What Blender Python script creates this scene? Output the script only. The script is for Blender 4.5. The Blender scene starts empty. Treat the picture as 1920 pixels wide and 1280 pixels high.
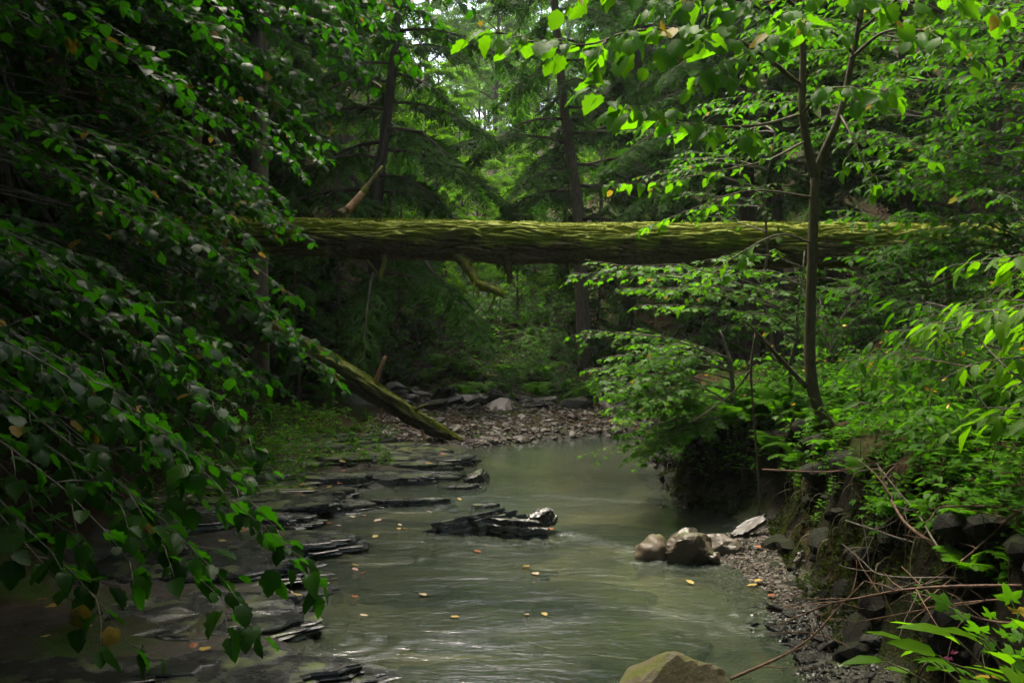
import bpy, math, random
import numpy as np
from mathutils import Matrix, Vector

# ------------------------------------------------------------------ camera, sky, sun, exposure
SC = bpy.context.scene
COL = SC.collection
CAM_H, FPX, HOR = 2.0, 1850.0, 600.0
cam = bpy.data.cameras.new('camera')
cam.sensor_width = 36.0
cam.lens = FPX / 1920 * 36
cam.shift_y = -(640 - HOR) / 1920
cam.clip_start = 0.05
cam.clip_end = 600
cam_o = bpy.data.objects.new('camera', cam)
cam_o.location = (0, 0, CAM_H)
cam_o.rotation_euler = (math.pi / 2, 0, 0)
COL.objects.link(cam_o)
SC.camera = cam_o

SUN_EL, SUN_AZ = math.radians(67), math.radians(-28)     # azimuth from +Y towards +X: behind the log, a little left
w = bpy.data.worlds.new('World')
SC.world = w
w.use_nodes = True
nt = w.node_tree
sky = nt.nodes.new('ShaderNodeTexSky')
sky.sky_type = 'NISHITA'
sky.sun_disc = False
sky.sun_elevation = SUN_EL
sky.sun_rotation = SUN_AZ
sky.air_density = 1.0
sky.dust_density = 6.0
sky.ozone_density = .6
bg = nt.nodes['Background']
bg.inputs['Strength'].default_value = 0.15
nt.links.new(sky.outputs[0], bg.inputs['Color'])
sun = bpy.data.lights.new('sun', 'SUN')
sun.energy = 2.0
sun.angle = math.radians(26)
sun.color = (1.0, 0.93, 0.76)
sun_o = bpy.data.objects.new('sun', sun)
COL.objects.link(sun_o)
sd = Vector((math.sin(SUN_AZ) * math.cos(SUN_EL), math.cos(SUN_AZ) * math.cos(SUN_EL), math.sin(SUN_EL)))
sun_o.rotation_euler = sd.to_track_quat('Z', 'Y').to_euler()
sun_o.location = (0, 10, 40)
vs = SC.view_settings
vs.view_transform = 'Standard'
vs.look = 'None'
vs.gamma = 1
vs.use_curve_mapping = False
vs.exposure = 1.83
cy = SC.cycles
cy.use_denoising = True
cy.use_adaptive_sampling = True
cy.adaptive_threshold = 0.03
cy.max_bounces = 6
cy.diffuse_bounces = 3
cy.glossy_bounces = 2
cy.transmission_bounces = 4
cy.transparent_max_bounces = 6
cy.volume_bounces = 0
cy.sample_clamp_indirect = 4.0
cy.caustics_reflective = False
cy.caustics_refractive = False

# ------------------------------------------------------------------ numeric helpers
rng = np.random.default_rng(7)
_perm = np.random.default_rng(3).permutation(256)
_perm = np.concatenate([_perm, _perm, _perm])
_g = np.random.default_rng(5).normal(size=(256, 3))
_g /= np.linalg.norm(_g, axis=1)[:, None]


def pn(x, y, z=0.0):
    x, y, z = np.broadcast_arrays(np.asarray(x, float), np.asarray(y, float), np.asarray(z, float))
    xi, yi, zi = np.floor(x).astype(int), np.floor(y).astype(int), np.floor(z).astype(int)
    xf, yf, zf = x - xi, y - yi, z - zi
    xi &= 255; yi &= 255; zi &= 255
    fd = lambda t: t * t * t * (t * (t * 6 - 15) + 10)
    u, v, ww = fd(xf), fd(yf), fd(zf)

    def gr(i, j, k):
        h = _perm[_perm[_perm[xi + i] + yi + j] + zi + k]
        g = _g[h]
        return g[..., 0] * (xf - i) + g[..., 1] * (yf - j) + g[..., 2] * (zf - k)
    l = lambda a, b, t: a + (b - a) * t
    return l(l(l(gr(0, 0, 0), gr(1, 0, 0), u), l(gr(0, 1, 0), gr(1, 1, 0), u), v),
             l(l(gr(0, 0, 1), gr(1, 0, 1), u), l(gr(0, 1, 1), gr(1, 1, 1), u), v), ww) * 1.4


def fbm(x, y, z=0.0, o=4):
    s, a, f = 0, 1.0, 1.0
    for i in range(o):
        s = s + a * pn(x * f + 17.3 * i, y * f + 9.1 * i, np.asarray(z) * f + 3.7 * i)
        a *= 0.5; f *= 2.03
    return s


def sst(a, b, x):
    t = np.clip((np.asarray(x, float) - a) / (b - a), 0, 1)
    return t * t * (3 - 2 * t)


def nrm(v):
    v = np.asarray(v, float)
    return v / np.maximum(np.linalg.norm(v, axis=-1, keepdims=True), 1e-9)


def P(px, py, d):
    """a point of the place, d metres in front of the viewpoint"""
    return np.array([(px - 960) / FPX * d, d, CAM_H + (HOR - py) / FPX * d])


# ------------------------------------------------------------------ mesh helpers
def mk(name, V, Fs, uv=None, smooth=True, attr=None):
    V = np.asarray(V, np.float32)
    Fs = [np.asarray(f, np.int32) for f in Fs if len(f)]
    me = bpy.data.meshes.new(name)
    me.vertices.add(len(V))
    me.vertices.foreach_set('co', V.ravel())
    lv = np.concatenate([f.ravel() for f in Fs])
    tot = np.concatenate([np.full(len(f), f.shape[1], np.int32) for f in Fs])
    st = np.concatenate([[0], np.cumsum(tot)[:-1]]).astype(np.int32)
    me.loops.add(len(lv))
    me.loops.foreach_set('vertex_index', lv)
    me.polygons.add(len(tot))
    me.polygons.foreach_set('loop_start', st)
    me.polygons.foreach_set('use_smooth', np.full(len(tot), smooth))
    if uv is not None:
        l = me.uv_layers.new(name='UVMap')
        l.data.foreach_set('uv', np.asarray(uv, np.float32)[lv].ravel())
    if attr:
        for k, a in attr.items():
            at = me.attributes.new(k, 'FLOAT', 'POINT')
            at.data.foreach_set('value', np.asarray(a, np.float32).ravel())
    me.update(calc_edges=True)
    return me


def ob(name, me, mat=None, parent=None, loc=None, kind=None):
    o = bpy.data.objects.new(name, me)
    COL.objects.link(o)
    if mat is not None and me is not None and not me.materials:
        me.materials.append(mat)
    if parent is not None:
        o.parent = parent
    if loc is not None:
        o.location = loc
    if kind:
        o['kind'] = kind
    return o


def tag(o, label, cat, group=None):
    o['label'] = label
    o['category'] = cat
    if group:
        o['group'] = group
    return o


def empty(name, loc, label, cat, group=None, rz=0, sc=1):
    o = bpy.data.objects.new(name, None)
    o.empty_display_size = 0.2
    COL.objects.link(o)
    o.location = loc
    o.rotation_euler = (0, 0, rz)
    o.scale = (sc, sc, sc)
    return tag(o, label, cat, group)


class MB:
    def __init__(s):
        s.V, s.T, s.Q, s.U, s.n = [], [], [], [], 0

    def add(s, V, F, U=None):
        V = np.asarray(V, float)
        for f in F:
            f = np.asarray(f, int)
            if len(f):
                (s.T if f.shape[1] == 3 else s.Q).append(f + s.n)
        s.V.append(V)
        s.U.append(np.zeros((len(V), 2)) if U is None else U)
        s.n += len(V)

    def mesh(s, name, off=(0, 0, 0), smooth=True, attr=None):
        V = np.concatenate(s.V) - np.asarray(off)
        Fs = []
        if s.T: Fs.append(np.concatenate(s.T))
        if s.Q: Fs.append(np.concatenate(s.Q))
        return mk(name, V, Fs, np.concatenate(s.U), smooth, attr)


def inst(mb, tpl, pos, R, sc):
    """tpl=(V,T,Q,U) stamped at pos (N,3) with rotation matrices R (N,3,3) and scale (N,)"""
    V, T, Q, U = tpl
    N, k = len(pos), len(V)
    if N == 0: return
    W = np.einsum('nij,kj->nki', R, V) * np.asarray(sc)[:, None, None] + pos[:, None, :]
    off = (np.arange(N) * k)[:, None, None]
    F = []
    if len(T): F.append((T[None] + off).reshape(-1, 3))
    if len(Q): F.append((Q[None] + off).reshape(-1, 4))
    mb.add(W.reshape(-1, 3), F, np.tile(U, (N, 1)))


def frame(d, n):
    d = nrm(d)
    x = nrm(np.cross(d, n))
    z = np.cross(x, d)
    return np.stack([x, d, z], axis=-1)


def along(path, s):
    seg = np.linalg.norm(np.diff(path, axis=0), axis=1)
    c = np.concatenate([[0], np.cumsum(seg)])
    s = np.clip(np.asarray(s, float), 0, 1) * c[-1]
    p = np.stack([np.interp(s, c, path[:, i]) for i in range(3)], -1)
    e = max(c[-1] * 0.02, 1e-4)
    a = np.stack([np.interp(np.clip(s - e, 0, c[-1]), c, path[:, i]) for i in range(3)], -1)
    b = np.stack([np.interp(np.clip(s + e, 0, c[-1]), c, path[:, i]) for i in range(3)], -1)
    return p, nrm(b - a), c[-1]


def bez(p0, p1, p2, k=10):
    t = np.linspace(0, 1, k)[:, None]
    return (1 - t) ** 2 * np.asarray(p0, float) + 2 * t * (1 - t) * np.asarray(p1, float) + t * t * np.asarray(p2, float)


def spline(pts, k=24):
    """Catmull-Rom through pts"""
    p = np.asarray(pts, float)
    p = np.concatenate([[2 * p[0] - p[1]], p, [2 * p[-1] - p[-2]]])
    out = []
    m = len(p) - 3
    per = max(2, k // m)
    for i in range(m):
        t = np.linspace(0, 1, per, endpoint=(i == m - 1))[:, None]
        a, b, c, d = p[i:i + 4]
        out.append(0.5 * (2 * b + (c - a) * t + (2 * a - 5 * b + 4 * c - d) * t * t + (3 * b - a - 3 * c + d) * t ** 3))
    return np.concatenate(out)


def wob(path, amp, r, f=1.0):
    k = len(path)
    t = np.linspace(0, 1, k)
    o = r.uniform(0, 90, 3)
    L = np.linalg.norm(path[-1] - path[0])
    d = np.stack([pn(t * L * f * 1.5 + o[i], o[i] * 1.7) for i in range(3)], -1)
    return path + d * amp * (np.sin(np.pi * np.clip(t * 1.2, 0, 1)) * 0.6 + 0.4 * t)[:, None]


def tube(path, r0, r1=None, sides=6, cap=True, power=1.0, radii=None):
    path = np.asarray(path, float)
    k = len(path)
    if radii is None:
        r1 = r0 if r1 is None else r1
        radii = r0 + (r1 - r0) * np.linspace(0, 1, k) ** power
    t = nrm(np.gradient(path, axis=0))
    up = np.array([0, 0, 1.0]) if abs(t[0, 2]) < 0.9 else np.array([1.0, 0, 0])
    a = nrm(np.cross(t[0], up))
    A = [a]
    for i in range(1, k):
        a = A[-1] - t[i] * np.dot(A[-1], t[i])
        A.append(a / max(np.linalg.norm(a), 1e-9))
    A = np.array(A)
    B = np.cross(t, A)
    th = np.linspace(0, 2 * np.pi, sides, endpoint=False)
    V = path[:, None] + radii[:, None, None] * (np.cos(th)[None, :, None] * A[:, None] + np.sin(th)[None, :, None] * B[:, None])
    V = V.reshape(-1, 3)
    i = np.arange(k - 1)[:, None] * sides
    j = np.arange(sides)[None]
    jn = (j + 1) % sides
    Q = np.stack([i + j, i + jn, i + sides + jn, i + sides + j], -1).reshape(-1, 4)
    U = np.stack([np.tile(np.linspace(0, 1, sides), k), np.repeat(np.linspace(0, 1, k), sides)], -1)
    T = []
    if cap:
        V = np.concatenate([V, path[-1:] + t[-1:] * radii[-1] * 0.3, path[:1]])
        U = np.concatenate([U, [[0, 1], [0, 0]]])
        n = k * sides
        jj = np.arange(sides)
        T = np.concatenate([np.stack([n - sides + jj, n - sides + (jj + 1) % sides, np.full(sides, n)], -1),
                            np.stack([(jj + 1) % sides, jj, np.full(sides, n + 1)], -1)])
    return V, [Q, T], U


# ------------------------------------------------------------------ leaf and spray templates (length 1 along +Y)
def leaf_tpl(ts, ws, fold=0.18, droop=0.25, teeth=0.05, ripple=0.02, cols=2, seed=0):
    r = np.random.default_rng(seed)
    V, U = [], []
    rows = len(ts)
    xs = np.linspace(-1, 1, 2 * cols + 1)
    for i, (t, wd) in enumerate(zip(ts, ws)):
        e = 1 + (teeth if i % 2 else -teeth) + r.normal(0, teeth * 0.5)
        for x in xs:
            ww = wd * x * (e if abs(x) == 1 else 1)
            z = fold * abs(ww) - droop * t * t - 0.5 * droop * ww * ww * 4 * 0.4 + (ripple if i % 2 else -ripple) * (abs(x) > 0.1) * (0 < i < rows - 1)
            back = 0.06 * abs(x) if 0 < i < rows - 1 else 0
            V.append((ww, t - back * (1 - t) + (0.05 * abs(x) * wd if i else 0), z))
            U.append((0.5 + 0.5 * ww / max(ws), t))
    n = 2 * cols + 1
    Q = [(i * n + j, i * n + j + 1, (i + 1) * n + j + 1, (i + 1) * n + j) for i in range(rows - 1) for j in range(n - 1)]
    return np.array(V), np.zeros((0, 3), int), np.array(Q), np.array(U)


def with_petiole(tpl, L=0.18):
    V, T, Q, U = tpl
    V = V + np.array([0, L, 0])
    n = len(V)
    W = np.array([(-.008, 0, .0), (.008, 0, 0), (.008, L, 0), (-.008, L, 0)])
    return (np.concatenate([V, W]), T, np.concatenate([Q, [[n, n + 1, n + 2, n + 3]]]),
            np.concatenate([U, np.full((4, 2), .5)]))


TS = [0, .06, .17, .3, .43, .57, .7, .82, .92, 1.0]
BROAD = [with_petiole(leaf_tpl(TS, np.array([.05, .27, .4, .45, .44, .39, .31, .21, .1, .004]) * wm * np.random.default_rng(s).uniform(.9, 1.08, 10), f, d, .1, .022, 2, s), .16)
         for s, (f, d, wm) in enumerate([(.14, .16, 1), (.28, .3, .88), (.06, .45, 1.04), (.55, .25, .8), (.2, -.08, .92), (.35, .6, .76), (-.2, .3, .95)])]
OVAL = [with_petiole(leaf_tpl([0, .12, .35, .6, .82, 1], np.array([.02, .19, .28, .25, .13, .003]), f, d, .05, .01, 1, s), .1)
        for s, (f, d) in enumerate([(.2, .15), (.35, .35), (.1, .28)])]
LANCE = [with_petiole(leaf_tpl([0, .15, .35, .55, .75, .9, 1], np.array([.01, .12, .17, .165, .11, .05, .002]), f, d, .06, .008, 1, s), .1)
         for s, (f, d) in enumerate([(.25, .3), (.15, .5), (.3, .15)])]


def small_tpl(wd=.27, fold=.25, droop=.2):
    V = np.array([(0, 0, 0), (-wd * .85, .3, fold * wd), (0, .36, -droop * .1), (wd * .85, .3, fold * wd), (-wd * .7, .68, fold * wd - droop * .4),
                  (0, .7, -droop * .5), (wd * .7, .68, fold * wd - droop * .4), (0, 1, -droop)])
    T = np.array([(0, 2, 1), (0, 3, 2), (4, 5, 7), (5, 6, 7)])
    Q = np.array([(1, 2, 5, 4), (2, 3, 6, 5)])
    U = np.stack([.5 + V[:, 0] / wd * .5, V[:, 1]], -1)
    return V, T, Q, U


SMALL = small_tpl()
SMALLW = small_tpl(.36, .2, .15)


def maple_tpl(seed=0, cut=.42, droop=.2):
    r = np.random.default_rng(seed)
    ang = [-150, -128, -105, -86, -62, -48, -30, -12, 0, 12, 30, 48, 62, 86, 105, 128, 150]
    rad = [.25, .5, .3, .55, .78, .6, cut, .72, 1.0, .72, cut, .6, .78, .55, .3, .5, .25]
    V = [(0, 0, 0)]
    for a, q in zip(ang, rad):
        q = q * r.uniform(.94, 1.06) * .62
        a = math.radians(a)
        x, y = math.sin(a) * q, math.cos(a) * q
        V.append((x, y, -droop * (x * x + max(y, 0) ** 2) * 1.6 + (.04 if q > .4 else -.02)))
    V = np.array(V)
    T = np.array([(0, i + 1, i) for i in range(1, len(ang))])
    U = np.stack([.5 + V[:, 0], V[:, 1]], -1)
    V = V + np.array([0, .35, 0])
    n = len(V)
    V = np.concatenate([V, [(-.008, -.15, -.05), (.008, -.15, -.05), (.008, .35, 0), (-.008, .35, 0)]])
    U = np.concatenate([U, np.full((4, 2), .5)])
    return V, T, np.array([[n, n + 1, n + 2, n + 3]]), U


MAPLE = [maple_tpl(0), maple_tpl(1, .5, .4), maple_tpl(2, .38, .1)]


def spray_tpl(seed, n=11, droop=.35):
    """flat feathery conifer spray: a twig with short needled twiglets on both sides"""
    r = np.random.default_rng(seed)
    V, T, U = [], [], []

    def diamond(p, d, L, wd):
        d = d / np.linalg.norm(d)
        s = np.array([-d[1], d[0], 0]) * wd
        b = len(V)
        V.extend([p, p + d * L * .45 + s + [0, 0, -.01], p + d * L, p + d * L * .45 - s + [0, 0, -.01]])
        U.extend([(.5, 0), (0, .5), (.5, 1), (1, .5)])
        T.extend([(b, b + 3, b + 2), (b, b + 2, b + 1)])
    for i in range(n):
        t = (i + .4) / n
        for sg in (-1, 1):
            p = np.array([r.normal(0, .008), t * .92 + r.normal(0, .012), -droop * t * t])
            L = (.36 * (1 - t) ** .7 + .1) * r.uniform(.7, 1.15)
            d = np.array([sg * r.uniform(.75, 1), r.uniform(.45, .8), -r.uniform(.0, .5)])
            diamond(p, d, L, L * .09 + .008)
    diamond(np.array([0, 0, 0.]), np.array([0, 1., -droop]), 1.03, .012)
    return np.array(V), np.array(T), np.zeros((0, 4), int), np.array(U)


SPRAY = [spray_tpl(s) for s in range(3)]


def ico():
    t = (1 + 5 ** .5) / 2
    v = nrm(np.array([(-1, t, 0), (1, t, 0), (-1, -t, 0), (1, -t, 0), (0, -1, t), (0, 1, t), (0, -1, -t), (0, 1, -t), (t, 0, -1), (t, 0, 1), (-t, 0, -1), (-t, 0, 1)]))
    f = np.array([(0, 11, 5), (0, 5, 1), (0, 1, 7), (0, 7, 10), (0, 10, 11), (1, 5, 9), (5, 11, 4), (11, 10, 2), (10, 7, 6), (7, 1, 8), (3, 9, 4), (3, 4, 2), (3, 2, 6), (3, 6, 8), (3, 8, 9), (4, 9, 5), (2, 4, 11), (6, 2, 10), (8, 6, 7), (9, 8, 1)])
    return v, f


def subdiv(v, f):
    v = list(map(tuple, v)); cache = {}; out = []

    def mid(a, b):
        k = (min(a, b), max(a, b))
        if k not in cache:
            m = nrm((np.array(v[a]) + np.array(v[b])) / 2)
            cache[k] = len(v); v.append(tuple(m))
        return cache[k]
    for a, b, c in f:
        x, y, z = mid(a, b), mid(b, c), mid(c, a)
        out += [(a, x, z), (b, y, x), (c, z, y), (x, y, z)]
    return np.array(v), np.array(out)


IV, IF = ico()
IV1, IF1 = subdiv(IV, IF)
IV3, IF3 = subdiv(*subdiv(IV1, IF1))


# ------------------------------------------------------------------ materials
def newmat(name):
    m = bpy.data.materials.new(name)
    m.use_nodes = True
    n = m.node_tree
    for x in list(n.nodes): n.nodes.remove(x)
    out = n.nodes.new('ShaderNodeOutputMaterial')
    return m, n, out


class NG:
    """short-hand node builder"""
    def __init__(s, n): s.n = n

    def __call__(s, t, **kw):
        nd = s.n.nodes.new('ShaderNode' + t)
        ins = kw.pop('ins', {})
        for k, v in kw.items(): setattr(nd, k, v)
        for k, v in ins.items(): s.set(nd, k, v)
        return nd

    def set(s, nd, k, v):
        sock = nd.inputs[k]
        if hasattr(v, 'links') or isinstance(v, bpy.types.NodeSocket):
            s.n.links.new(v, sock)
        else:
            sock.default_value = v

    def math(s, op, a, b=0.0, c=None):
        nd = s.n.nodes.new('ShaderNodeMath'); nd.operation = op
        s.set(nd, 0, a); s.set(nd, 1, b)
        if c is not None: s.set(nd, 2, c)
        return nd.outputs[0]

    def mix(s, f, a, b):
        nd = s.n.nodes.new('ShaderNodeMix'); nd.data_type = 'RGBA'
        s.set(nd, 0, f); s.set(nd, 6, a); s.set(nd, 7, b)
        return nd.outputs[2]

    def ramp(s, f, pts):
        nd = s.n.nodes.new('ShaderNodeValToRGB')
        e = nd.color_ramp.elements
        while len(e) < len(pts): e.new(0.5)
        for q, (p, c) in zip(e, pts):
            q.position = p
            q.color = c if len(c) == 4 else (*c, 1)
        s.set(nd, 0, f)
        return nd.outputs[0]

    def noise(s, vec, scale, detail=4, rough=.55, out=0):
        nd = s.n.nodes.new('ShaderNodeTexNoise')
        nd.inputs['Scale'].default_value = scale
        nd.inputs['Detail'].default_value = detail
        nd.inputs['Roughness'].default_value = rough
        if vec is not None: s.n.links.new(vec, nd.inputs['Vector'])
        return nd.outputs[out]

    def bump(s, h, strength, dist=.01, normal=None):
        nd = s.n.nodes.new('ShaderNodeBump')
        nd.inputs['Strength'].default_value = strength
        nd.inputs['Distance'].default_value = dist
        s.set(nd, 'Height', h)
        if normal is not None: s.set(nd, 'Normal', normal)
        return nd.outputs[0]


def C4(c): return (*c, 1.0)


def leaf_mat(name, ca, cb, tr, rough=.4, mixf=.4, veins=False, spec=.5, odd=None):
    """ca..cb range of leaf colours, tr transmitted colour, odd a rare autumn colour"""
    if ca[1] > 1.8 * ca[0]:                     # green leaves: little red
        ca, cb, tr = ((c[0] * .95, c[1] * 1.04, c[2] * .3) for c in (ca, cb, tr))
    m, n, out = newmat(name)
    g = NG(n)
    oi = g('ObjectInfo'); ge = g('NewGeometry')
    rnd = g.math('FRACT', g.math('ADD', oi.outputs['Random'], ge.outputs['Random Per Island']))
    rnd2 = g.math('FRACT', g.math('MULTIPLY', rnd, 7.31))
    col = g.mix(rnd, C4(ca), C4(cb))
    trc = g.mix(rnd2, C4(tuple(x * .7 for x in tr)), C4(tuple(x * 1.15 for x in tr)))
    if odd:
        f = g.math('GREATER_THAN', g.math('FRACT', g.math('MULTIPLY', rnd, 13.7)), 1 - odd[0])
        col = g.mix(f, col, C4(odd[1])); trc = g.mix(f, trc, C4(odd[1]))
    nor = None
    if veins:
        uv = g('UVMap')
        sp = g('SeparateXYZ', ins={0: uv.outputs[0]})
        ax = g.math('ABSOLUTE', g.math('SUBTRACT', sp.outputs[0], .5))
        mid = g.math('LESS_THAN', ax, .022)
        ph = g.math('FRACT', g.math('SUBTRACT', g.math('MULTIPLY', sp.outputs[1], 8.0), g.math('MULTIPLY', ax, 6.0)))
        tri = g.math('ABSOLUTE', g.math('SUBTRACT', ph, .5))
        sv = g.math('LESS_THAN', tri, .07)
        v = g.math('MAXIMUM', mid, g.math('MULTIPLY', sv, .6))
        col = g.mix(g.math('MULTIPLY', v, .45), col, C4(tuple(min(1, x * 1.7 + .01) for x in cb)))
        trc = g.mix(g.math('MULTIPLY', v, .4), trc, C4(tuple(x * .55 for x in tr)))
        h = g.math('SUBTRACT', tri, g.math('MULTIPLY', mid, .3))
        nor = g.bump(h, .3, .004)
    pos = ge.outputs['Position']
    blot = g.noise(pos, 55, 2)
    col = g.mix(g.ramp(blot, [(.35, (0, 0, 0)), (.75, (.5, .5, .5))]), col, C4(tuple(x * .55 for x in ca)))
    pr = g('BsdfPrincipled', ins={'Base Color': col, 'Roughness': rough, 'Specular IOR Level': spec})
    tl = g('BsdfTranslucent', ins={'Color': trc})
    if nor is not None:
        g.set(pr, 'Normal', nor); g.set(tl, 'Normal', nor)
    mx = g('MixShader', ins={0: mixf})
    n.links.new(pr.outputs[0], mx.inputs[1]); n.links.new(tl.outputs[0], mx.inputs[2])
    n.links.new(mx.outputs[0], out.inputs[0])
    return m


def bark_mat(name, ca, cb, scale=14, stretch=5, moss=0.0, rough=.75, mossc=(.18, .21, .010), bumpd=.02):
    m, n, out = newmat(name)
    g = NG(n)
    ge = g('NewGeometry')
    tc = g('TexCoord')
    mp = g('Mapping', ins={'Vector': tc.outputs['Object'], 'Scale': (stretch, stretch, 1)})
    nz = g.noise(mp.outputs[0], scale / stretch, 6, .65)
    col = g.ramp(nz, [(.3, ca), (.7, cb)])
    if moss:
        at = g('Attribute', attribute_name='top')
        mo = g.noise(tc.outputs['Object'], 2.2, 8, .7)
        f = g.math('ADD', g.math('MULTIPLY_ADD', at.outputs['Fac'], .75, .22), g.math('MULTIPLY', g.math('SUBTRACT', mo, .5), 2.4))
        f = g.ramp(f, [(max(0, .55 - moss * .5), (0, 0, 0)), (max(.1, .9 - moss * .5), (1, 1, 1))])
        m2 = g.noise(tc.outputs['Object'], 40, 3)
        mc = g.mix(m2, C4(tuple(x * .55 for x in mossc)), C4(tuple(x * 1.35 for x in mossc)))
        col = g.mix(f, col, mc)
    nor = g.bump(nz, .8, bumpd)
    pr = g('BsdfPrincipled', ins={'Base Color': col, 'Roughness': rough, 'Specular IOR Level': .3, 'Normal': nor})
    n.links.new(pr.outputs[0], out.inputs[0])
    return m


def rock_mat(name, ca, cb, rough=(.2, .6), scale=6, moss=0.0, bumpd=.012, layer=0.0, mossc=(.06, .085, .012), spec=.5):
    m, n, out = newmat(name)
    g = NG(n)
    ge = g('NewGeometry'); tc = g('TexCoord'); oi = g('ObjectInfo')
    off = g('VectorMath', operation='ADD')
    cr = g('CombineXYZ', ins={0: g.math('MULTIPLY', oi.outputs['Random'], 31), 1: g.math('MULTIPLY', oi.outputs['Random'], 17)})
    n.links.new(tc.outputs['Object'], off.inputs[0]); n.links.new(cr.outputs[0], off.inputs[1])
    v = off.outputs[0]
    a = g.noise(v, scale, 7, .62)
    b = g.noise(v, scale * 9, 4, .6)
    col = g.ramp(a, [(.28, ca), (.72, cb)])
    col = g.mix(g.ramp(b, [(.4, (0, 0, 0)), (.8, (.55, .55, .55))]), col, C4(tuple(x * .45 for x in ca)))
    hv = g('HueSaturation', ins={'Color': col, 'Value': g.math('MULTIPLY_ADD', oi.outputs['Random'], .7, .65)})
    col = hv.outputs[0]
    if moss:
        sp = g('SeparateXYZ', ins={0: ge.outputs['Normal']})
        f = g.math('ADD', g.math('MULTIPLY', sp.outputs[2], .6), g.math('MULTIPLY', g.math('SUBTRACT', a, .5), 2.5))
        f = g.ramp(f, [(.75 - moss * .6, (0, 0, 0)), (1 - moss * .5, (1, 1, 1))])
        mc = g.mix(b, C4(tuple(x * .5 for x in mossc)), C4(tuple(x * 1.4 for x in mossc)))
        col = g.mix(f, col, mc)
    pz = g('SeparateXYZ', ins={0: ge.outputs['Position']})
    wl = g.ramp(g.math('ADD', pz.outputs[2], g.math('MULTIPLY', a, .05)), [(.045, (1, 1, 1)), (.12, (0, 0, 0))])
    col = g.mix(g.math('MULTIPLY', wl, .65), col, C4((.008, .008, .006)))
    h = g.math('ADD', a, g.math('MULTIPLY', b, .35))
    if layer:
        mp = g('Mapping', ins={'Vector': v, 'Scale': (1.2, 1.2, 34)})
        h = g.math('ADD', h, g.math('MULTIPLY', g.noise(mp.outputs[0], 1.6, 3), layer))
    ro = g.mix(g.math('MULTIPLY', wl, .8), g.ramp(a, [(.3, (rough[0],) * 3), (.7, (rough[1],) * 3)]), C4((.12, .12, .12)))
    pr = g('BsdfPrincipled', ins={'Base Color': col, 'Roughness': ro, 'Specular IOR Level': spec, 'Normal': g.bump(h, .9, bumpd)})
    n.links.new(pr.outputs[0], out.inputs[0])
    return m


M = {}
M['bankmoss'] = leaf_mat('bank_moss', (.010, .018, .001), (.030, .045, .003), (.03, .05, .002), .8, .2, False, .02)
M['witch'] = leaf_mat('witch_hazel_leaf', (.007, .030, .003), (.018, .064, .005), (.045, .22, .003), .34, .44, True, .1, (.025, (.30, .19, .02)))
M['linden'] = leaf_mat('linden_leaf', (.03, .10, .006), (.06, .16, .008), (.16, .42, .006), .4, .55, True, .08, (.02, (.34, .25, .02)))
M['beech'] = leaf_mat('beech_leaf', (.022, .072, .007), (.045, .125, .010), (.095, .31, .008), .35, .46, False, .08, (.012, (.33, .24, .03)))
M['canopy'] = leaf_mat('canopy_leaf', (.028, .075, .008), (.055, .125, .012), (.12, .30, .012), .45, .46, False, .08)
M['maple'] = leaf_mat('maple_leaf', (.036, .105, .018), (.075, .175, .03), (.13, .36, .016), .4, .44, False, .08, (.01, (.32, .22, .03)))
M['herb'] = leaf_mat('herb_leaf', (.028, .092, .008), (.06, .15, .012), (.12, .36, .008), .45, .46, False, .06)
M['fern'] = leaf_mat('fern_frond', (.045, .13, .008), (.09, .21, .012), (.16, .42, .01), .5, .44, False, .08)
M['shrub'] = leaf_mat('shrub_leaf', (.018, .06, .006), (.04, .105, .009), (.07, .24, .006), .45, .42, False, .06)
M['hemlock'] = leaf_mat('hemlock_needle', (.014, .052, .010), (.036, .098, .015), (.05, .18, .010), .6, .32, False, .04)
M['bright'] = leaf_mat('lit_leaf', (.05, .12, .006), (.085, .18, .009), (.18, .42, .008), .45, .52, False, .06)  # leaf green raised to look lit in the gap; near herbs share it
M['logbark'] = bark_mat('mossy_bark', (.028, .02, .008), (.12, .095, .03), 16, 1, .95, .8)  # moss tone raised to stand in for light on the log's top
M['trunk'] = bark_mat('hemlock_bark', (.03, .02, .014), (.11, .075, .05), 30, 5, 0, .85)
M['oldlog'] = bark_mat('rotten_bark', (.018, .013, .007), (.075, .055, .025), 14, 1, .62, .85, (.085, .10, .006))
M['sapbark'] = bark_mat('linden_bark', (.04, .034, .016), (.11, .09, .042), 34, 4, .0, .7)
M['twig'] = bark_mat('dead_twig', (.05, .028, .016), (.17, .085, .045), 40, 2, 0, .55)
M['greytwig'] = bark_mat('grey_twig', (.05, .043, .032), (.19, .16, .12), 40, 2, 0, .6)
M['rawwood'] = bark_mat('raw_wood', (.20, .10, .045), (.45, .27, .13), 30, 1, 0, .7)
M['slate'] = rock_mat('wet_slate', (.014, .015, .014), (.055, .056, .046), (.1, .42), 5, .1, .014, .8)
M['shore'] = rock_mat('shaded_wet_stone', (.006, .006, .005), (.026, .024, .018), (.2, .55), 6, .1, .01, spec=.25)  # wet stone, colour lowered further to imitate shade below the bank
M['bedrock'] = rock_mat('sunken_slate', (.05, .05, .032), (.15, .135, .075), (.3, .6), 4, 0, .01, spec=.1)
M['ledge'] = rock_mat('mossy_slate', (.016, .017, .012), (.06, .058, .04), (.12, .45), 5, .4, .014, .8)
M['sandstone'] = rock_mat('boulder', (.06, .046, .028), (.16, .122, .075), (.35, .7), 7, .25, .012, spec=.3)
M['litter'] = leaf_mat('leaf_litter', (.05, .024, .008), (.12, .06, .02), (.05, .025, .01), .6, .15, False, .1)
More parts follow.
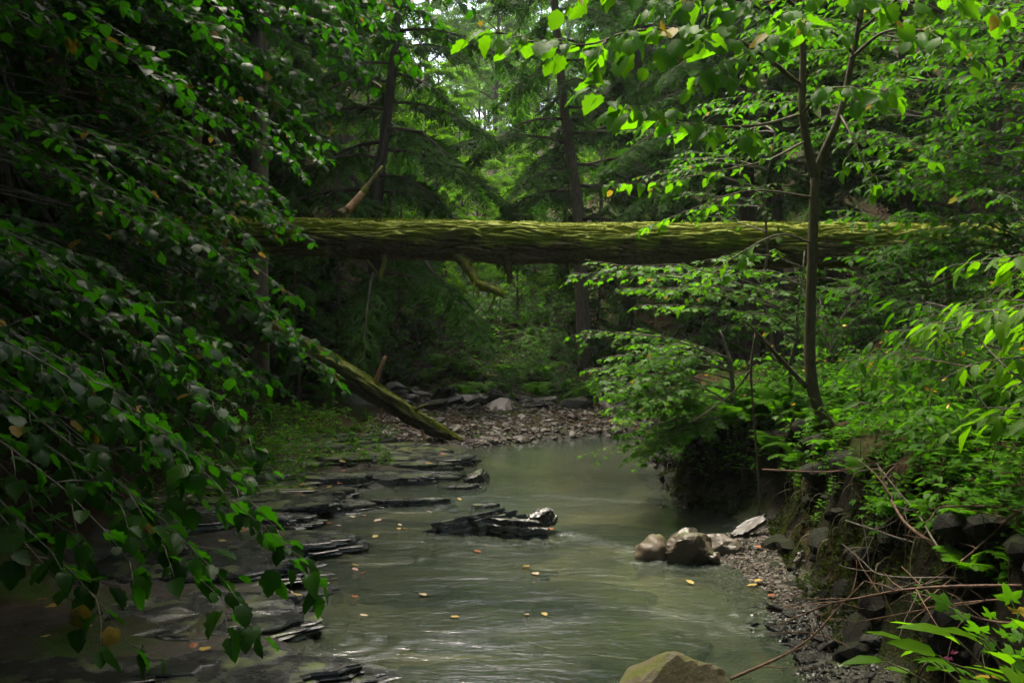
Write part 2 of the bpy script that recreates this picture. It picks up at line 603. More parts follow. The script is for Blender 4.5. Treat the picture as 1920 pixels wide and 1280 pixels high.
M['mossrock'] = rock_mat('mossy_boulder', (.06, .05, .026), (.15, .125, .065), (.4, .8), 8, .6, .014, spec=.2, mossc=(.075, .085, .012))
M['stone'] = rock_mat('stone', (.04, .033, .023), (.12, .096, .066), (.25, .6), 7, 0, .008)
M['bankstone'] = rock_mat('bank_stone', (.005, .0045, .003), (.015, .013, .008), (.4, .75), 6, .6, .012, .3, (.012, .020, .002), .1)  # mossy stone darkened in colour to imitate shade under the overhang
M['fallen_y'] = leaf_mat('yellow_leaf', (.42, .28, .04), (.55, .40, .12), (.4, .3, .05), .35, .25, False, .5)
M['fallen_o'] = leaf_mat('orange_leaf', (.26, .075, .02), (.38, .15, .05), (.3, .1, .02), .35, .2, False, .5)
M['fallen_p'] = leaf_mat('pale_leaf', (.42, .32, .18), (.52, .38, .26), (.3, .25, .1), .35, .2, False, .5)
M['petal'] = leaf_mat('yellow_petal', (.62, .42, .02), (.7, .5, .03), (.6, .4, .02), .45, .3)
M['pink'] = leaf_mat('pink_petal', (.45, .07, .22), (.55, .12, .3), (.5, .1, .25), .45, .3)
M['white'] = leaf_mat('white_petal', (.6, .6, .5), (.7, .7, .6), (.5, .5, .4), .45, .3)


def ground_mat():
    m, n, out = newmat('forest_floor')
    g = NG(n)
    ge = g('NewGeometry')
    pos = ge.outputs['Position']
    a = g.noise(pos, 1.3, 6, .6)
    b = g.noise(pos, 18, 5, .65)
    c = g.noise(pos, 70, 3, .6)
    litter = g.ramp(b, [(.3, (.012, .008, .004)), (.5, (.032, .019, .009)), (.7, (.075, .042, .018))])
    moss = g.mix(c, C4((.012, .026, .003)), C4((.035, .068, .006)))
    col = g.mix(g.ramp(a, [(.46, (0, 0, 0)), (.62, (1, 1, 1))]), litter, moss)
    sp = g('SeparateXYZ', ins={0: pos})
    zz = g.math('ADD', sp.outputs[2], g.math('MULTIPLY', g.math('SUBTRACT', a, .5), .5))
    wet = g.ramp(g.math('MULTIPLY', zz, 1.0), [(.06, (1, 1, 1)), (.24, (0, 0, 0))])
    slate = g.ramp(g.noise(pos, 4, 6, .6), [(.3, (.012, .012, .010)), (.7, (.045, .043, .032))])
    slate = g.mix(g.ramp(a, [(.5, (0, 0, 0)), (.6, (.6, .6, .6))]), slate, C4((.035, .045, .014)))
    bed = g.ramp(g.noise(pos, 1.1, 4, .5), [(.38, (.05, .055, .035)), (.62, (.19, .165, .08))])
    low = g.ramp(g.math('ADD', g.math('MULTIPLY', sp.outputs[2], 2.0), .5), [(.40, (1, 1, 1)), (.47, (0, 0, 0))])
    slate = g.mix(low, slate, bed)
    col = g.mix(wet, col, slate)
    sn = g('SeparateXYZ', ins={0: ge.outputs['Normal']})
    steep = g.ramp(sn.outputs[2], [(.35, (1, 1, 1)), (.62, (0, 0, 0))])
    shaded_soil = g.ramp(b, [(.3, (.004, .0035, .002)), (.7, (.012, .01, .005))])  # dark earth taken near black, painting in the shade of the bank face
    col = g.mix(steep, col, shaded_soil)
    ro = g.mix(wet, C4((.8,) * 3), C4((.2,) * 3))
    h = g.math('ADD', b, g.math('MULTIPLY', c, .6))
    pr = g('BsdfPrincipled', ins={'Base Color': col, 'Roughness': ro, 'Specular IOR Level': g.math('MULTIPLY_ADD', wet, .3, .06), 'Normal': g.bump(h, .9, .03)})
    n.links.new(pr.outputs[0], out.inputs[0])
    return m


def water_mat():
    m, n, out = newmat('stream_water')
    g = NG(n)
    ge = g('NewGeometry')
    pos = ge.outputs['Position']
    warp = g.noise(pos, .9, 3, .5, out=1)
    add = g('VectorMath', operation='MULTIPLY_ADD')
    n.links.new(warp, add.inputs[0]); add.inputs[1].default_value = (.7, .7, 0); n.links.new(pos, add.inputs[2])
    mp = g('Mapping', ins={'Vector': add.outputs[0], 'Rotation': (0, 0, math.radians(14)), 'Scale': (1.0, 2.6, 1)})
    r1 = g.noise(mp.outputs[0], 2.6, 4, .5)
    r2 = g.noise(mp.outputs[0], 11, 3, .5)
    fl = g('Attribute', attribute_name='flow')
    hh = g.math('MULTIPLY', g.math('ADD', r1, g.math('MULTIPLY', r2, .3)), fl.outputs['Fac'])
    nor = g.bump(hh, 1.0, .024)
    mc = g.mix(g.ramp(g.noise(pos, .8, 4), [(.4, (0, 0, 0)), (.6, (1, 1, 1))]), C4((.03, .043, .03)), C4((.058, .074, .042)))
    fo = g('Attribute', attribute_name='foam')
    fz = g.ramp(g.noise(mp.outputs[0], 22, 5, .75), [(.47, (0, 0, 0)), (.66, (1, 1, 1))])
    foam = g.math('MULTIPLY', fo.outputs['Fac'], fz)
    mc = g.mix(foam, mc, C4((.5, .52, .5)))
    df = g('BsdfDiffuse', ins={'Color': mc})
    tr = g('BsdfTransparent', ins={'Color': (.86, .9, .76, 1)})
    body = g('MixShader', ins={0: g.math('MAXIMUM', .46, foam)})
    n.links.new(tr.outputs[0], body.inputs[1]); n.links.new(df.outputs[0], body.inputs[2])
    gl = g('BsdfGlossy', ins={'Roughness': .15, 'Normal': nor, 'Color': (1, 1, 1, 1)})
    fr = g('Fresnel', ins={'IOR': 1.36, 'Normal': nor})
    mx = g('MixShader', ins={0: fr.outputs[0]})
    n.links.new(body.outputs[0], mx.inputs[1]); n.links.new(gl.outputs[0], mx.inputs[2])
    n.links.new(mx.outputs[0], out.inputs[0])
    return m


# ------------------------------------------------------------------ terrain
YK = [-30, 0, 4, 5.4, 6, 7, 8, 8.6, 9.25, 10, 10.5, 10.9, 12.3, 14, 14.8, 15.4, 16, 17, 19, 22, 30, 140]
XLw = [-1.8, -1.6, -1.5, -1.38, -1.15, -1.45, -1.8, -2.0, -2.1, -1.95, -1.85, -1.7, -.75, -.6, -.5, .2, 1.1, 2.3, 4.2, 6, 7, 8]
XRw = [1.7, 1.7, 1.65, 1.6, 1.68, 1.66, 1.42, 1.3, 1.85, 2.0, 1.75, 1.58, 1.75, 1.75, 1.65, 1.75, 2.3, 3.6, 6.0, 8, 9, 10]
XBk = [2.1, 2.0, 1.95, 1.98, 2.02, 2.1, 2.2, 2.3, 2.45, 2.2, 1.9, 1.68, 1.85, 1.85, 1.8, 1.9, 2.5, 4.2, 6.4, 6.5, 5.0, 6]
ZTk = [.95, .95, .95, .95, .95, .95, .92, .9, .88, .82, .78, .74, .7, .72, .75, .8, .9, 1.0, .9, .6, .4, .4]
XSk = [-3.3, -3.2, -3.1, -3.1, -3.1, -3.2, -3.3, -3.4, -3.5, -3.5, -3.4, -3.35, -3.3, -3.3, -3.4, -3.6, -3.9, -4.2, -4.0, -3.2, -3.0, -5]


def H(x, y):
    x = np.asarray(x, float); y = np.asarray(y, float)
    xl, xr, xb, zt, xs = (np.interp(y, YK, a) for a in (XLw, XRw, XBk, ZTk, XSk))
    n1 = fbm(x * .9, y * .9, 2.0, 4)
    n2 = fbm(x * 3.1, y * 3.1, 7.0, 3)
    # stream bed
    din = np.minimum(x - xl, xr - x)
    bed = -.03 - .13 * sst(0, .9, din) + .05 * n1 * sst(0, .5, din)
    # left ledge, gently rising in steps
    tl = np.clip(xl - x, 0, None)
    led = .02 + .09 * sst(.0, .25, tl) + .05 * tl + .05 * np.round(n1 * 2.2) / 2.2 * sst(.1, .6, tl) + .02 * n2
    # left slope
    ts = np.clip(xs - x, 0, None)
    sl = 1.45 * np.clip(ts, 0, 2.6) * sst(-.3, .7, ts) + .75 * np.clip(ts - 2.6, 0, 30) + (.35 * n1 + .12 * n2) * sst(0, 1, ts)
    left = led + sl
    # right: gravel shore then bank face then terrace
    tr = np.clip(x - xr, 0, None)
    tb = x - xb - .12 * n2
    shore = .0 + .16 * np.clip(tr, 0, .8) + .012 * n2
    face = zt * sst(-.05, .5, tb) + .10 * np.clip(tb, 0, 3) + .55 * np.clip(tb - 3.0, 0, 3) + .8 * np.clip(tb - 6, 0, 30) + (.12 * n1 + .07 * n2) * sst(.1, .8, tb)
    right = shore + face
    z = np.where(x < xl, left, np.where(x > xr, right, bed))
    # far gravel bar and the valley rising behind
    bar = sst(15.2, 18.5, y)
    z = z + .12 * bar * (x < 2.0 + (y - 16)) + .22 * np.clip(y - 20, 0, 200) * (1 + .25 * n1 * 0) + np.where(y > 19.5, .25 * n1 * sst(19.5, 24, y), 0)
    vc = np.abs(x + .05 * y)
    z = z + .35 * np.clip(vc - 1.2, 0, 12) * sst(21, 30, y)
    return z


def axis(parts):
    return np.unique(np.concatenate([np.linspace(a, b, k) for a, b, k in parts]).round(4))


gx = axis([(-90, -9, 40), (-9, 9, 270), (9, 90, 40)])
gy = axis([(-40, 2, 40), (2, 22, 290), (22, 40, 70), (40, 150, 60)])
GX, GY = np.meshgrid(gx, gy)
GZ = H(GX, GY)
nx, ny = len(gx), len(gy)
ii = (np.arange(ny - 1)[:, None] * nx + np.arange(nx - 1)[None])
GQ = np.stack([ii, ii + 1, ii + 1 + nx, ii + nx], -1).reshape(-1, 4)
M['ground'] = ground_mat()
ground = ob('ground', mk('ground', np.stack([GX, GY, GZ], -1).reshape(-1, 3), [GQ]), M['ground'], kind='structure')


def ground_z(x, y): return float(H(np.array(x), np.array(y)))


# water sheet
def water_z(x, y):
    step = .035 * sst(10.3, 11.2, y - .25 * np.sin(x * 2.2)) + .02 * sst(7.0, 8.2, y + .4 * x) + .02 * sst(5.6, 6.6, y - .35 * x)
    rip = sst(16, 11, y) * .6 + .4 * sst(12.5, 10.4, y)
    u = x + .25 * y
    a = .006 * pn(x * 1.6 + .8 * y, y * 3.2 - .6 * x, 3.3) + .0025 * pn(x * 4.5 + 1.4 * y, y * 8.5 - 2 * x, 8.1)
    return step - .045 + .05 + a * rip


wx = np.linspace(-4.2, 3.4, 210)
wx = np.concatenate([wx, np.linspace(3.6, 11, 30)])
wy = np.concatenate([np.linspace(-8, 3.5, 40), np.linspace(3.55, 13, 330), np.linspace(13.1, 20, 50)])
WX, WY = np.meshgrid(wx, wy)
WZ = water_z(WX, WY)
nx, ny = len(wx), len(wy)
ii = (np.arange(ny - 1)[:, None] * nx + np.arange(nx - 1)[None])
WQ = np.stack([ii, ii + 1, ii + 1 + nx, ii + nx], -1).reshape(-1, 4)
flow = (.12 + .88 * sst(12.2, 10.4, WY)) * np.ones_like(WX)


def seg_d(x, y, pts):
    d = np.full(x.shape, 1e9)
    for (ax, ay), (bx, by) in zip(pts[:-1], pts[1:]):
        vx, vy = bx - ax, by - ay
        t = np.clip(((x - ax) * vx + (y - ay) * vy) / (vx * vx + vy * vy), 0, 1)
        d = np.minimum(d, np.hypot(x - ax - t * vx, y - ay - t * vy))
    return d


foam = .7 * sst(.2, 0, seg_d(WX, WY, [(.55, 9.0), (.85, 8.55), (1.15, 8.3)]))
foam += .5 * sst(.16, 0, seg_d(WX, WY, [(.3, 10.9), (.9, 10.75), (1.6, 10.5)]))
foam += .35 * sst(.18, 0, seg_d(WX, WY, [(-.5, 6.1), (.1, 6.3), (.5, 6.6)]))
foam += .4 * sst(.15, 0, seg_d(WX, WY, [(.9, 6.7), (1.3, 6.55), (1.55, 6.3)]))
for bx_, by_, br_ in [(1.07, 8.1, .2), (1.45, 7.95, .27), (.82, 4.95, .3), (-.1, 8.82, .3), (.4, 8.9, .2), (1.63, 6.65, .1), (1.56, 6.35, .1), (-1.1, 10.3, .35), (-1.15, 6.1, .3)]:
    dd_ = np.hypot(WX - bx_, (WY - by_) * 1.3) - br_
    foam += .4 * np.exp(-(dd_ / .05) ** 2)
    WZ += .006 * np.exp(-(dd_ / .25) ** 2) * np.cos(dd_ * 38)
M['water'] = water_mat()
ob('stream_water', mk('stream_water', np.stack([WX, WY, WZ], -1).reshape(-1, 3), [WQ], attr={'flow': flow, 'foam': np.clip(foam, 0, 1)}), M['water'], kind='structure')

# ------------------------------------------------------------------ fallen logs
def bark_log(path, radii, nu, nv, seed, depth=.03, fu=3.4, fv=1.5, gnarl=.04):
    """a barked trunk: long furrows cut along the axis, swollen and bent a little"""
    s = np.linspace(0, 1, nv)
    p, t, L = along(np.asarray(path, float), s)
    r = np.interp(s, np.linspace(0, 1, len(radii)), radii)
    up = np.array([0, 0, 1.0])
    A = nrm(np.cross(t, up)); B = np.cross(A, t)
    th = np.linspace(0, 2 * np.pi, nu, endpoint=False)
    S, TH = np.meshgrid(s * L, th, indexing='ij')
    cx, cz = np.cos(TH), np.sin(TH)
    o = seed * 13.7
    wu = TH * r[:, None] * fu * 3.0
    wx_, wz_ = np.cos(TH) * r[:, None] * 9, np.sin(TH) * r[:, None] * 9
    n1 = pn(wx_ * fu * .34 + .8 * pn(S * 1.3, TH, o), wz_ * fu * .34 + .8 * pn(S * 1.3, TH + 9, o), S * fv + o)
    n2 = pn(wx_ * fu * .8, wz_ * fu * .8, S * fv * 2.3 + o + 40)
    n3 = pn(wx_ * 4, wz_ * 4, S * 14 + o)
    d = -depth * np.exp(-(n1 / .15) ** 2) - depth * .5 * np.exp(-(n2 / .15) ** 2) + depth * .22 * n3
    big = gnarl * pn(cx * .9 + o, cz * .9, S * .8) + gnarl * .5 * pn(cx * 2 + o, cz * 2, S * 2)
    R = r[:, None] + d + big * r[:, None] * 3
    V = p[:, None] + R[..., None] * (cx[..., None] * A[:, None] + cz[..., None] * B[:, None])
    V = V.reshape(-1, 3)
    i = np.arange(nv - 1)[:, None] * nu
    j = np.arange(nu)[None]; jn = (j + 1) % nu
    Q = np.stack([i + j, i + jn, i + nu + jn, i + nu + j], -1).reshape(-1, 4)
    n = len(V)
    V = np.concatenate([V, p[:1], p[-1:]])
    jj = np.arange(nu)
    T = np.concatenate([np.stack([(jj + 1) % nu, jj, np.full(nu, n)], -1),
                        np.stack([n - nu + jj, n - nu + (jj + 1) % nu, np.full(nu, n + 1)], -1)])
    # flip so that the outside faces out
    return V, [Q[:, ::-1], T[:, ::-1]], np.concatenate([np.sin(TH).ravel(), [0, 0]])


def moss_tufts(path, radii, N, seed, spread=1.2, h=.02, gnarl=.0, smin=0, smax=1):
    r_ = np.random.default_rng(seed)
    s = r_.uniform(smin, smax, N)
    p, t, L = along(np.asarray(path, float), s)
    r = np.interp(s, np.linspace(0, 1, len(radii)), radii)
    th = np.pi / 2 + np.clip(r_.normal(0, spread * .5, N), -1.5, 1.5)
    keep = fbm(p[:, 0] * 2 + 5, th * 1.3, p[:, 1] * 2, 3) > (np.abs(th - np.pi / 2) - .75) * .7
    p, t, r, th = p[keep], t[keep], r[keep], th[keep]
    up = np.array([0, 0, 1.0])
    A = nrm(np.cross(t, up)); B = np.cross(A, t)
    nrmv = np.cos(th)[:, None] * A + np.sin(th)[:, None] * B
    base = p + nrmv * (r - .006)[:, None]
    d = nrm(nrmv + r_.normal(0, .55, base.shape))
    wv = nrm(np.cross(d, r_.normal(size=base.shape)))
    hh = h * r_.uniform(.5, 1.5, len(base))[:, None]
    V = np.stack([base - wv * hh * .35, base + wv * hh * .35, base + d * hh * 1.2], 1).reshape(-1, 3)
    T = np.arange(len(V)).reshape(-1, 3)
    return mk('moss', V, [T], np.zeros((len(V), 2)), False)


M['moss'] = leaf_mat('moss', (.11, .14, .005), (.22, .26, .009), (.22, .27, .008), .8, .25, False, .2)  # tufts coloured brighter as well, for light on the log


def part_tube(name, path, r0, r1, mat, parent, sides=8, off=(0, 0, 0), rough=0.0, seed=0, power=1.0):
    V, F, U = tube(path, r0, r1, sides, True, power)
    if rough:
        V = V + np.stack([fbm(V[:, 0] * 9 + seed, V[:, 1] * 9, V[:, 2] * 9, 3),
                          fbm(V[:, 0] * 9, V[:, 1] * 9 + seed + 5, V[:, 2] * 9, 3),
                          fbm(V[:, 0] * 9, V[:, 1] * 9, V[:, 2] * 9 + seed + 9, 3)], -1) * rough
    return ob(name, mk(name, V - np.asarray(off), F, U), mat, parent)


lp = spline([(-6.2, 13.4, 3.25), (-3.2, 13.12, 3.11), (-1.2, 13.05, 3.055), (1.0, 13.0, 2.985), (4.0, 12.9, 2.97), (9.4, 12.5, 2.9)], 60)
lr = [.23, .24, .255, .275, .29, .30, .29, .30, .31]
lbase = lp[30]
log = empty('fallen_log', lbase, 'huge mossy tree trunk lying across the ravine like a bridge', 'log')
V, F, info = bark_log(lp, lr, 240, 700, 1, .05, 2.9, 1.5, .06)
ob('trunk', mk('trunk', V - lbase, F, attr={'top': info}), M['logbark'], log)
mt = ob('moss', moss_tufts(lp - lbase, np.array(lr) + .01, 30000, 4, 1.7, .014), M['moss'], log, kind='stuff')
hb = spline([P(858, 480, 12.95), P(880, 503, 12.8), P(893, 528, 12.7), P(915, 540, 12.65), P(944, 552, 12.6)], 24)
br = part_tube('broken_branch', hb, .075, .05, M['logbark'], log, 12, lbase, .02, 3)
ob('moss', moss_tufts(hb - lbase, [.075, .05], 900, 9, 1.3, .016), M['moss'], br, kind='stuff')
for a, b, r0, r1 in [((888, 528), (886, 562), .014, .006), ((895, 532), (894, 566), .014, .005), ((930, 546), (915, 585), .016, .008)]:
    part_tube('twig_stub', np.array([P(*a, 12.65), P((a[0] + b[0]) / 2 + 2, (a[1] + b[1]) / 2, 12.66), P(*b, 12.65)]), r0, r1, M['logbark'], br, 6, lbase)
for pts, r0, r1 in [(((722, 478, 12.9), (718, 500, 12.85), (711, 528, 12.8)), .05, .025), (((668, 470, 13.1), (690, 492, 13.15), (712, 520, 13.2)), .03, .02),
                    (((952, 488, 12.95), (955, 510, 12.9), (956, 532, 12.9)), .05, .03), (((944, 490, 13), (946, 502, 13), (947, 512, 13)), .03, .012),
                    (((1066, 490, 13), (1068, 505, 13), (1069, 518, 13)), .022, .008)]:
    part_tube('branch_stub', spline([P(*q) for q in pts], 8), r0, r1, M['logbark'], log, 8, lbase, .012, r0 * 99)
sp_ = spline([P(640, 405, 13.2), P(660, 385, 13.3), P(688, 350, 13.4), P(716, 312, 13.5)], 20)
sn = part_tube('broken_limb', sp_, .085, .02, M['logbark'], log, 10, lbase, .02, 8)
V, F, U = tube(sp_[3:11] + np.array([.01, -.03, .0]), .06, .045, 8)
ob('bare_wood', mk('bare_wood', V - lbase, F, U), M['rawwood'], sn)

dp = spline([P(455, 590, 15.4), P(560, 650, 15.1), P(640, 694, 15.0), P(720, 748, 14.9), P(800, 797, 14.95), P(884, 842, 15.2)], 40)
dr = [.19, .18, .17, .155, .14, .11, .06]
dbase = dp[-1]
dl = empty('leaning_log', dbase, 'mossy dead trunk slanting from the left slope down to the gravel', 'log')
V, F, info = bark_log(dp, dr, 60, 240, 5, .035, 2.6, 1.6, .12)
ob('trunk', mk('trunk', V - dbase, F, attr={'top': info}), M['oldlog'], dl)
ob('moss', moss_tufts(dp - dbase, np.array(dr) + .004, 5000, 8, 1.5, .018, 0, .15, .95), M['moss'], dl, kind='stuff')
for pts, r0, r1, mm in [(((702, 728, 14.95), (710, 700, 14.9), (723, 668, 14.85)), .05, .022, 'rawwood'), (((772, 775, 14.95), (786, 764, 14.8), (800, 758, 14.7)), .03, .012, 'logbark'),
                        (((790, 800, 14.9), (795, 822, 14.85), (798, 848, 14.8)), .028, .02, 'rawwood'), (((716, 765, 14.9), (713, 780, 14.85), (709, 800, 14.8)), .022, .012, 'rawwood'),
                        (((786, 788, 14.9), (784, 775, 14.9), (778, 762, 14.85)), .028, .012, 'logbark')]:
    part_tube('branch_stub', spline([P(*q) for q in pts], 8), r0, r1, M[mm], dl, 7, dbase, .006, r0 * 55)


# ------------------------------------------------------------------ trees
def hemlock_meshes(path, r0, zlow, spread, seed, nb=64, top=.02, foliage=True, step=.17, lim=True):
    r = np.random.default_rng(seed)
    path = np.asarray(path, float)
    Lp = np.linalg.norm(np.diff(path, axis=0), axis=1).sum()
    V, F, U = tube(path, r0, top, 12, True, .9)
    V = V + np.stack([fbm(V[:, 0] * 5, V[:, 1] * 5, V[:, 2] * 3 + seed, 3)] * 3, -1) * np.array([.12, .12, 0]) * r0
    tm = mk('trunk', V, F, U)
    cb, lb = MB(), MB()
    az = r.uniform(0, 6)
    for i in range(nb):
        f = (i + r.uniform(0, 1)) / nb
        s = zlow / Lp + (1 - zlow / Lp) * f
        p, t, _ = along(path, [s])
        az += 2.4 + r.normal(0, .3)
        L = (spread * (1 - f) ** .75 * r.uniform(.6, 1.1) + .45)
        dx = np.array([math.cos(az), math.sin(az), 0])
        tt = np.linspace(0, 1, 8)
        rise = r.uniform(-.05, .25); dr_ = r.uniform(.3, .65)
        pts = p[0] + dx * (tt * L)[:, None] + np.array([0, 0, 1]) * ((rise * tt - dr_ * tt ** 2) * L)[:, None]
        pts = wob(pts, .12 * L * .3, r)
        Vv, Ff, Uu = tube(pts, .012 + .011 * L, .004, 5)
        lb.add(Vv, Ff, Uu)
        n = max(4, int(L / step))
        ss = np.linspace(.14, 1, n)
        for sg in (-1, 1):
            q, tg, _ = along(pts, np.clip(ss + r.uniform(-.03, .03, n), 0, 1))
            side = np.cross(tg, [0, 0, 1.0]) * sg
            d = nrm(tg * r.uniform(.4, .9, n)[:, None] + nrm(side) * r.uniform(.5, 1, n)[:, None] + np.array([0, 0, -1]) * r.uniform(0, .45, n)[:, None])
            nn = np.array([0, 0, 1.0]) + r.normal(0, .3, (n, 3))
            size = (.30 + .5 * np.sin(np.pi * np.clip(ss * .85 + .1, 0, 1))) * r.uniform(.7, 1.2, n) * min(1, .45 + L * .18)
            R = frame(d, nn)
            k = r.integers(0, 3, n)
            for v in range(3):
                m_ = k == v
                inst(cb, SPRAY[v], q[m_], R[m_], size[m_])
        q, tg, _ = along(pts, [1.0])
        inst(cb, SPRAY[0], q, frame(tg, np.array([[0, .1, 1.0]])), np.array([.4]))
    return tm, cb.mesh('crown'), lb.mesh('limbs')


def straight(h, r, lean=.04):
    t = np.linspace(0, 1, 14)
    o = r.uniform(0, 50)
    return np.stack([t * h * r.normal(0, lean) + .25 * pn(t * 3 + o, 0), t * h * r.normal(0, lean) + .25 * pn(t * 3 + o + 20, 0), t * h - .3], -1)


HEM = []
for s, (h, r0, zl, sp, nb) in enumerate([(19, .24, 4.0, 3.8, 62), (16, .2, 1.6, 3.6, 62), (22, .28, 6.5, 4.2, 60), (9, .1, .5, 2.4, 40)]):
    HEM.append(hemlock_meshes(straight(h, np.random.default_rng(s + 30)), r0, zl, sp, s + 3, nb))


def put_hemlock(v, x, y, rz, sc, label, group, meshes=None):
    me = meshes or HEM[v]
    o = empty('hemlock_tree', (x, y, ground_z(x, y) - .1), label, 'tree', group, rz, sc)
    ob('trunk', me[0], M['trunk'], o)
    c = ob('crown', me[1], M['hemlock'], o)
    ob('limbs', me[2], M['trunk'], o)
    return o


def broad_meshes(h, r0, zlow, spread, seed, nl, leaf=.1, tpl=SMALL):
    """broadleaf tree: trunk, forking limbs, leaves in flat drifts along twigs"""
    r = np.random.default_rng(seed)
    path = straight(h, r, .05)
    V, F, U = tube(path, r0, .03, 10, True, .9)
    tm = mk('trunk', V, F, U)
    lb, cb = MB(), MB()
    nb = 26
    az = r.uniform(0, 6)
    per = max(6, nl // (nb * 9))
    for i in range(nb):
        f = (i + r.uniform(0, 1)) / nb
        s = (zlow + (h - zlow) * f * .98) / h
        p, t, _ = along(path, [s])
        az += 2.4 + r.normal(0, .4)
        L = spread * (1 - .65 * f) * r.uniform(.7, 1.1)
        e = p[0] + np.array([math.cos(az) * L, math.sin(az) * L, L * r.uniform(.15, .7)])
        c = p[0] + np.array([math.cos(az) * L * .4, math.sin(az) * L * .4, L * .4])
        pts = wob(bez(p[0], c, e, 10), .25, r)
        lb.add(*tube(pts, .02 + .012 * L, .006, 5))
        for k in range(9):
            q, tg, _ = along(pts, [r.uniform(.3, 1)])
            d2 = nrm(tg[0] + r.normal(0, .8, 3) * np.array([1, 1, .45]))
            l2 = r.uniform(.5, 1.1) * L * .38
            tw = wob(bez(q[0], q[0] + d2 * l2 * .5, q[0] + d2 * l2 + np.array([0, 0, -.2 * l2]), 6), .1, r)
            lb.add(*tube(tw, .008, .002, 4))
            u = r.uniform(.05, 1, per)
            q2, t2, _ = along(tw, u)
            q2 = q2 + r.normal(0, .12, q2.shape) * np.array([1, 1, .5])
            d = nrm(t2 + r.normal(0, .8, q2.shape) + np.array([0, 0, -.25]))
            inst(cb, tpl, q2, frame(d, np.array([0, 0, 1.0]) + r.normal(0, .35, q2.shape)), leaf * r.uniform(.7, 1.3, per))
    return tm, cb.mesh('crown'), lb.mesh('limbs')


BRO = [broad_meshes(17, .2, 5, 5.0, 41, 22000, .16), broad_meshes(13, .14, 2.5, 4.2, 43, 18000, .14, SMALLW)]


def put_broad(v, x, y, rz, sc, label, group, mat='canopy'):
    o = empty('broadleaf_tree', (x, y, ground_z(x, y) - .1), label, 'tree', group, rz, sc)
    ob('trunk', BRO[v][0], M['trunk'], o)
    ob('crown', BRO[v][1], M[mat], o)
    ob('limbs', BRO[v][2], M['trunk'], o)
    return o


M['tan'] = bark_mat('tan_bark', (.07, .05, .03), (.20, .145, .09), 30, 5, 0, .8)
# the leaning hemlock right of the bright gap
b0 = np.array([1.62, 22.0, ground_z(1.62, 22.0) - .2])
tp = spline([b0, P(1085, 410, 22), P(1066, 270, 22.1), P(1052, 150, 22.2), P(1040, 0, 22.3), P(1030, -190, 22.4), P(1040, -500, 22.6)], 40) - b0
tm = hemlock_meshes(tp, .155, 3.0, 3.0, 77, 56, .05)
o = empty('hemlock_tree', b0, 'slim leaning hemlock with reddish bark right of the misty gap', 'tree')
ob('trunk', tm[0], M['tan'], o); ob('crown', tm[1], M['hemlock'], o); ob('limbs', tm[2], M['trunk'], o)
# the dark hemlock left of the gap, sweeping branches
b1 = np.array([-2.85, 20.5, ground_z(-2.85, 20.5) - .2])
tp = spline([b1, P(706, 385, 20.5), P(722, 250, 20.6), P(742, 60, 20.8), P(750, -200, 21), P(760, -500, 21)], 36) - b1
tm = hemlock_meshes(tp, .16, 2.2, 3.7, 78, 60, .05)
o = empty('hemlock_tree', b1, 'dark hemlock left of the misty gap with long drooping branches', 'tree')
ob('trunk', tm[0], M['trunk'], o); ob('crown', tm[1], M['hemlock'], o); ob('limbs', tm[2], M['trunk'], o)
# the pale trunk behind the left foliage
b2 = P(488, 330, 15.5); b2[2] = ground_z(b2[0], b2[1]) - .2
tp = spline([b2, P(488, 280, 15.5), P(492, 120, 15.5), P(496, -150, 15.6), P(500, -500, 15.7)], 30) - b2
tm = hemlock_meshes(tp, .15, 9.0, 3.0, 79, 30, .05)
o = empty('hemlock_tree', b2, 'pale tan trunk standing just behind the bright leaves of the left shrubs', 'tree')
ob('trunk', tm[0], M['tan'], o); ob('crown', tm[1], M['hemlock'], o); ob('limbs', tm[2], M['trunk'], o)

rt = np.random.default_rng(99)
LS = ('slender dark hemlock crowded with others up the left slope', 'hemlocks on the left slope')
for px, d, v, sc in [(255, 14.5, 2, .5), (300, 16.5, 2, .55), (345, 19, 0, .7), (385, 17.5, 2, .5), (425, 18.5, 2, .6), (150, 15, 2, .55), (90, 13, 0, .7), (200, 20, 1, .9),
                     (470, 22, 0, .9), (560, 24, 1, .9), (30, 17, 1, .9)]:
    x = (px - 960) / FPX * d
    put_hemlock(v, x, d, rt.uniform(0, 6.28), sc, *LS)
RS = ('dark hemlock on the right side of the valley behind the log', 'hemlocks behind the log on the right')
for px, d, v, sc in [(1175, 24.5, 0, .9), (1290, 27, 1, 1.0), (1240, 33, 0, 1.0), (1560, 24, 1, .9), (1700, 21, 0, .9), (1840, 25, 1, 1)]:
    x = (px - 960) / FPX * d
    put_hemlock(v, x, d, rt.uniform(0, 6.28), sc, *RS)
for px, d in [(1408, 19.5), (1447, 21)]:
    put_hemlock(2, (px - 960) / FPX * d, d, rt.uniform(0, 6.28), .8, 'one of two dark trunks close together behind the forked sapling', 'pair of dark trunks behind the forked sapling')
YG = ('low young hemlock with feathery boughs on the valley floor behind the log', 'young hemlocks behind the log')
for px, d, sc in [(560, 17.5, .45), (640, 19, .5), (1000, 27, .5), (1120, 23, .5), (820, 27, .55), (1180, 20, .4), (745, 24, .5), (1330, 18.5, .45)]:
    x = (px - 960) / FPX * d
    put_hemlock(3, x, d, rt.uniform(0, 6.28), sc, *YG)
FV = ('tall hemlock deep in the valley fading into the mist', 'hemlocks deep in the valley')
for px, d in [(1180, 50), (1300, 42), (590, 52), (520, 38), (1120, 62), (400, 34), (250, 30), (1700, 34)]:
    x = (px - 960) / FPX * d
    put_hemlock(int(rt.integers(0, 3)), x, d, rt.uniform(0, 6.28), rt.uniform(.85, 1.15), *FV)
BV = ('pale green broadleaf tree in the misty gap at the valley head', 'broadleaf trees at the valley head')
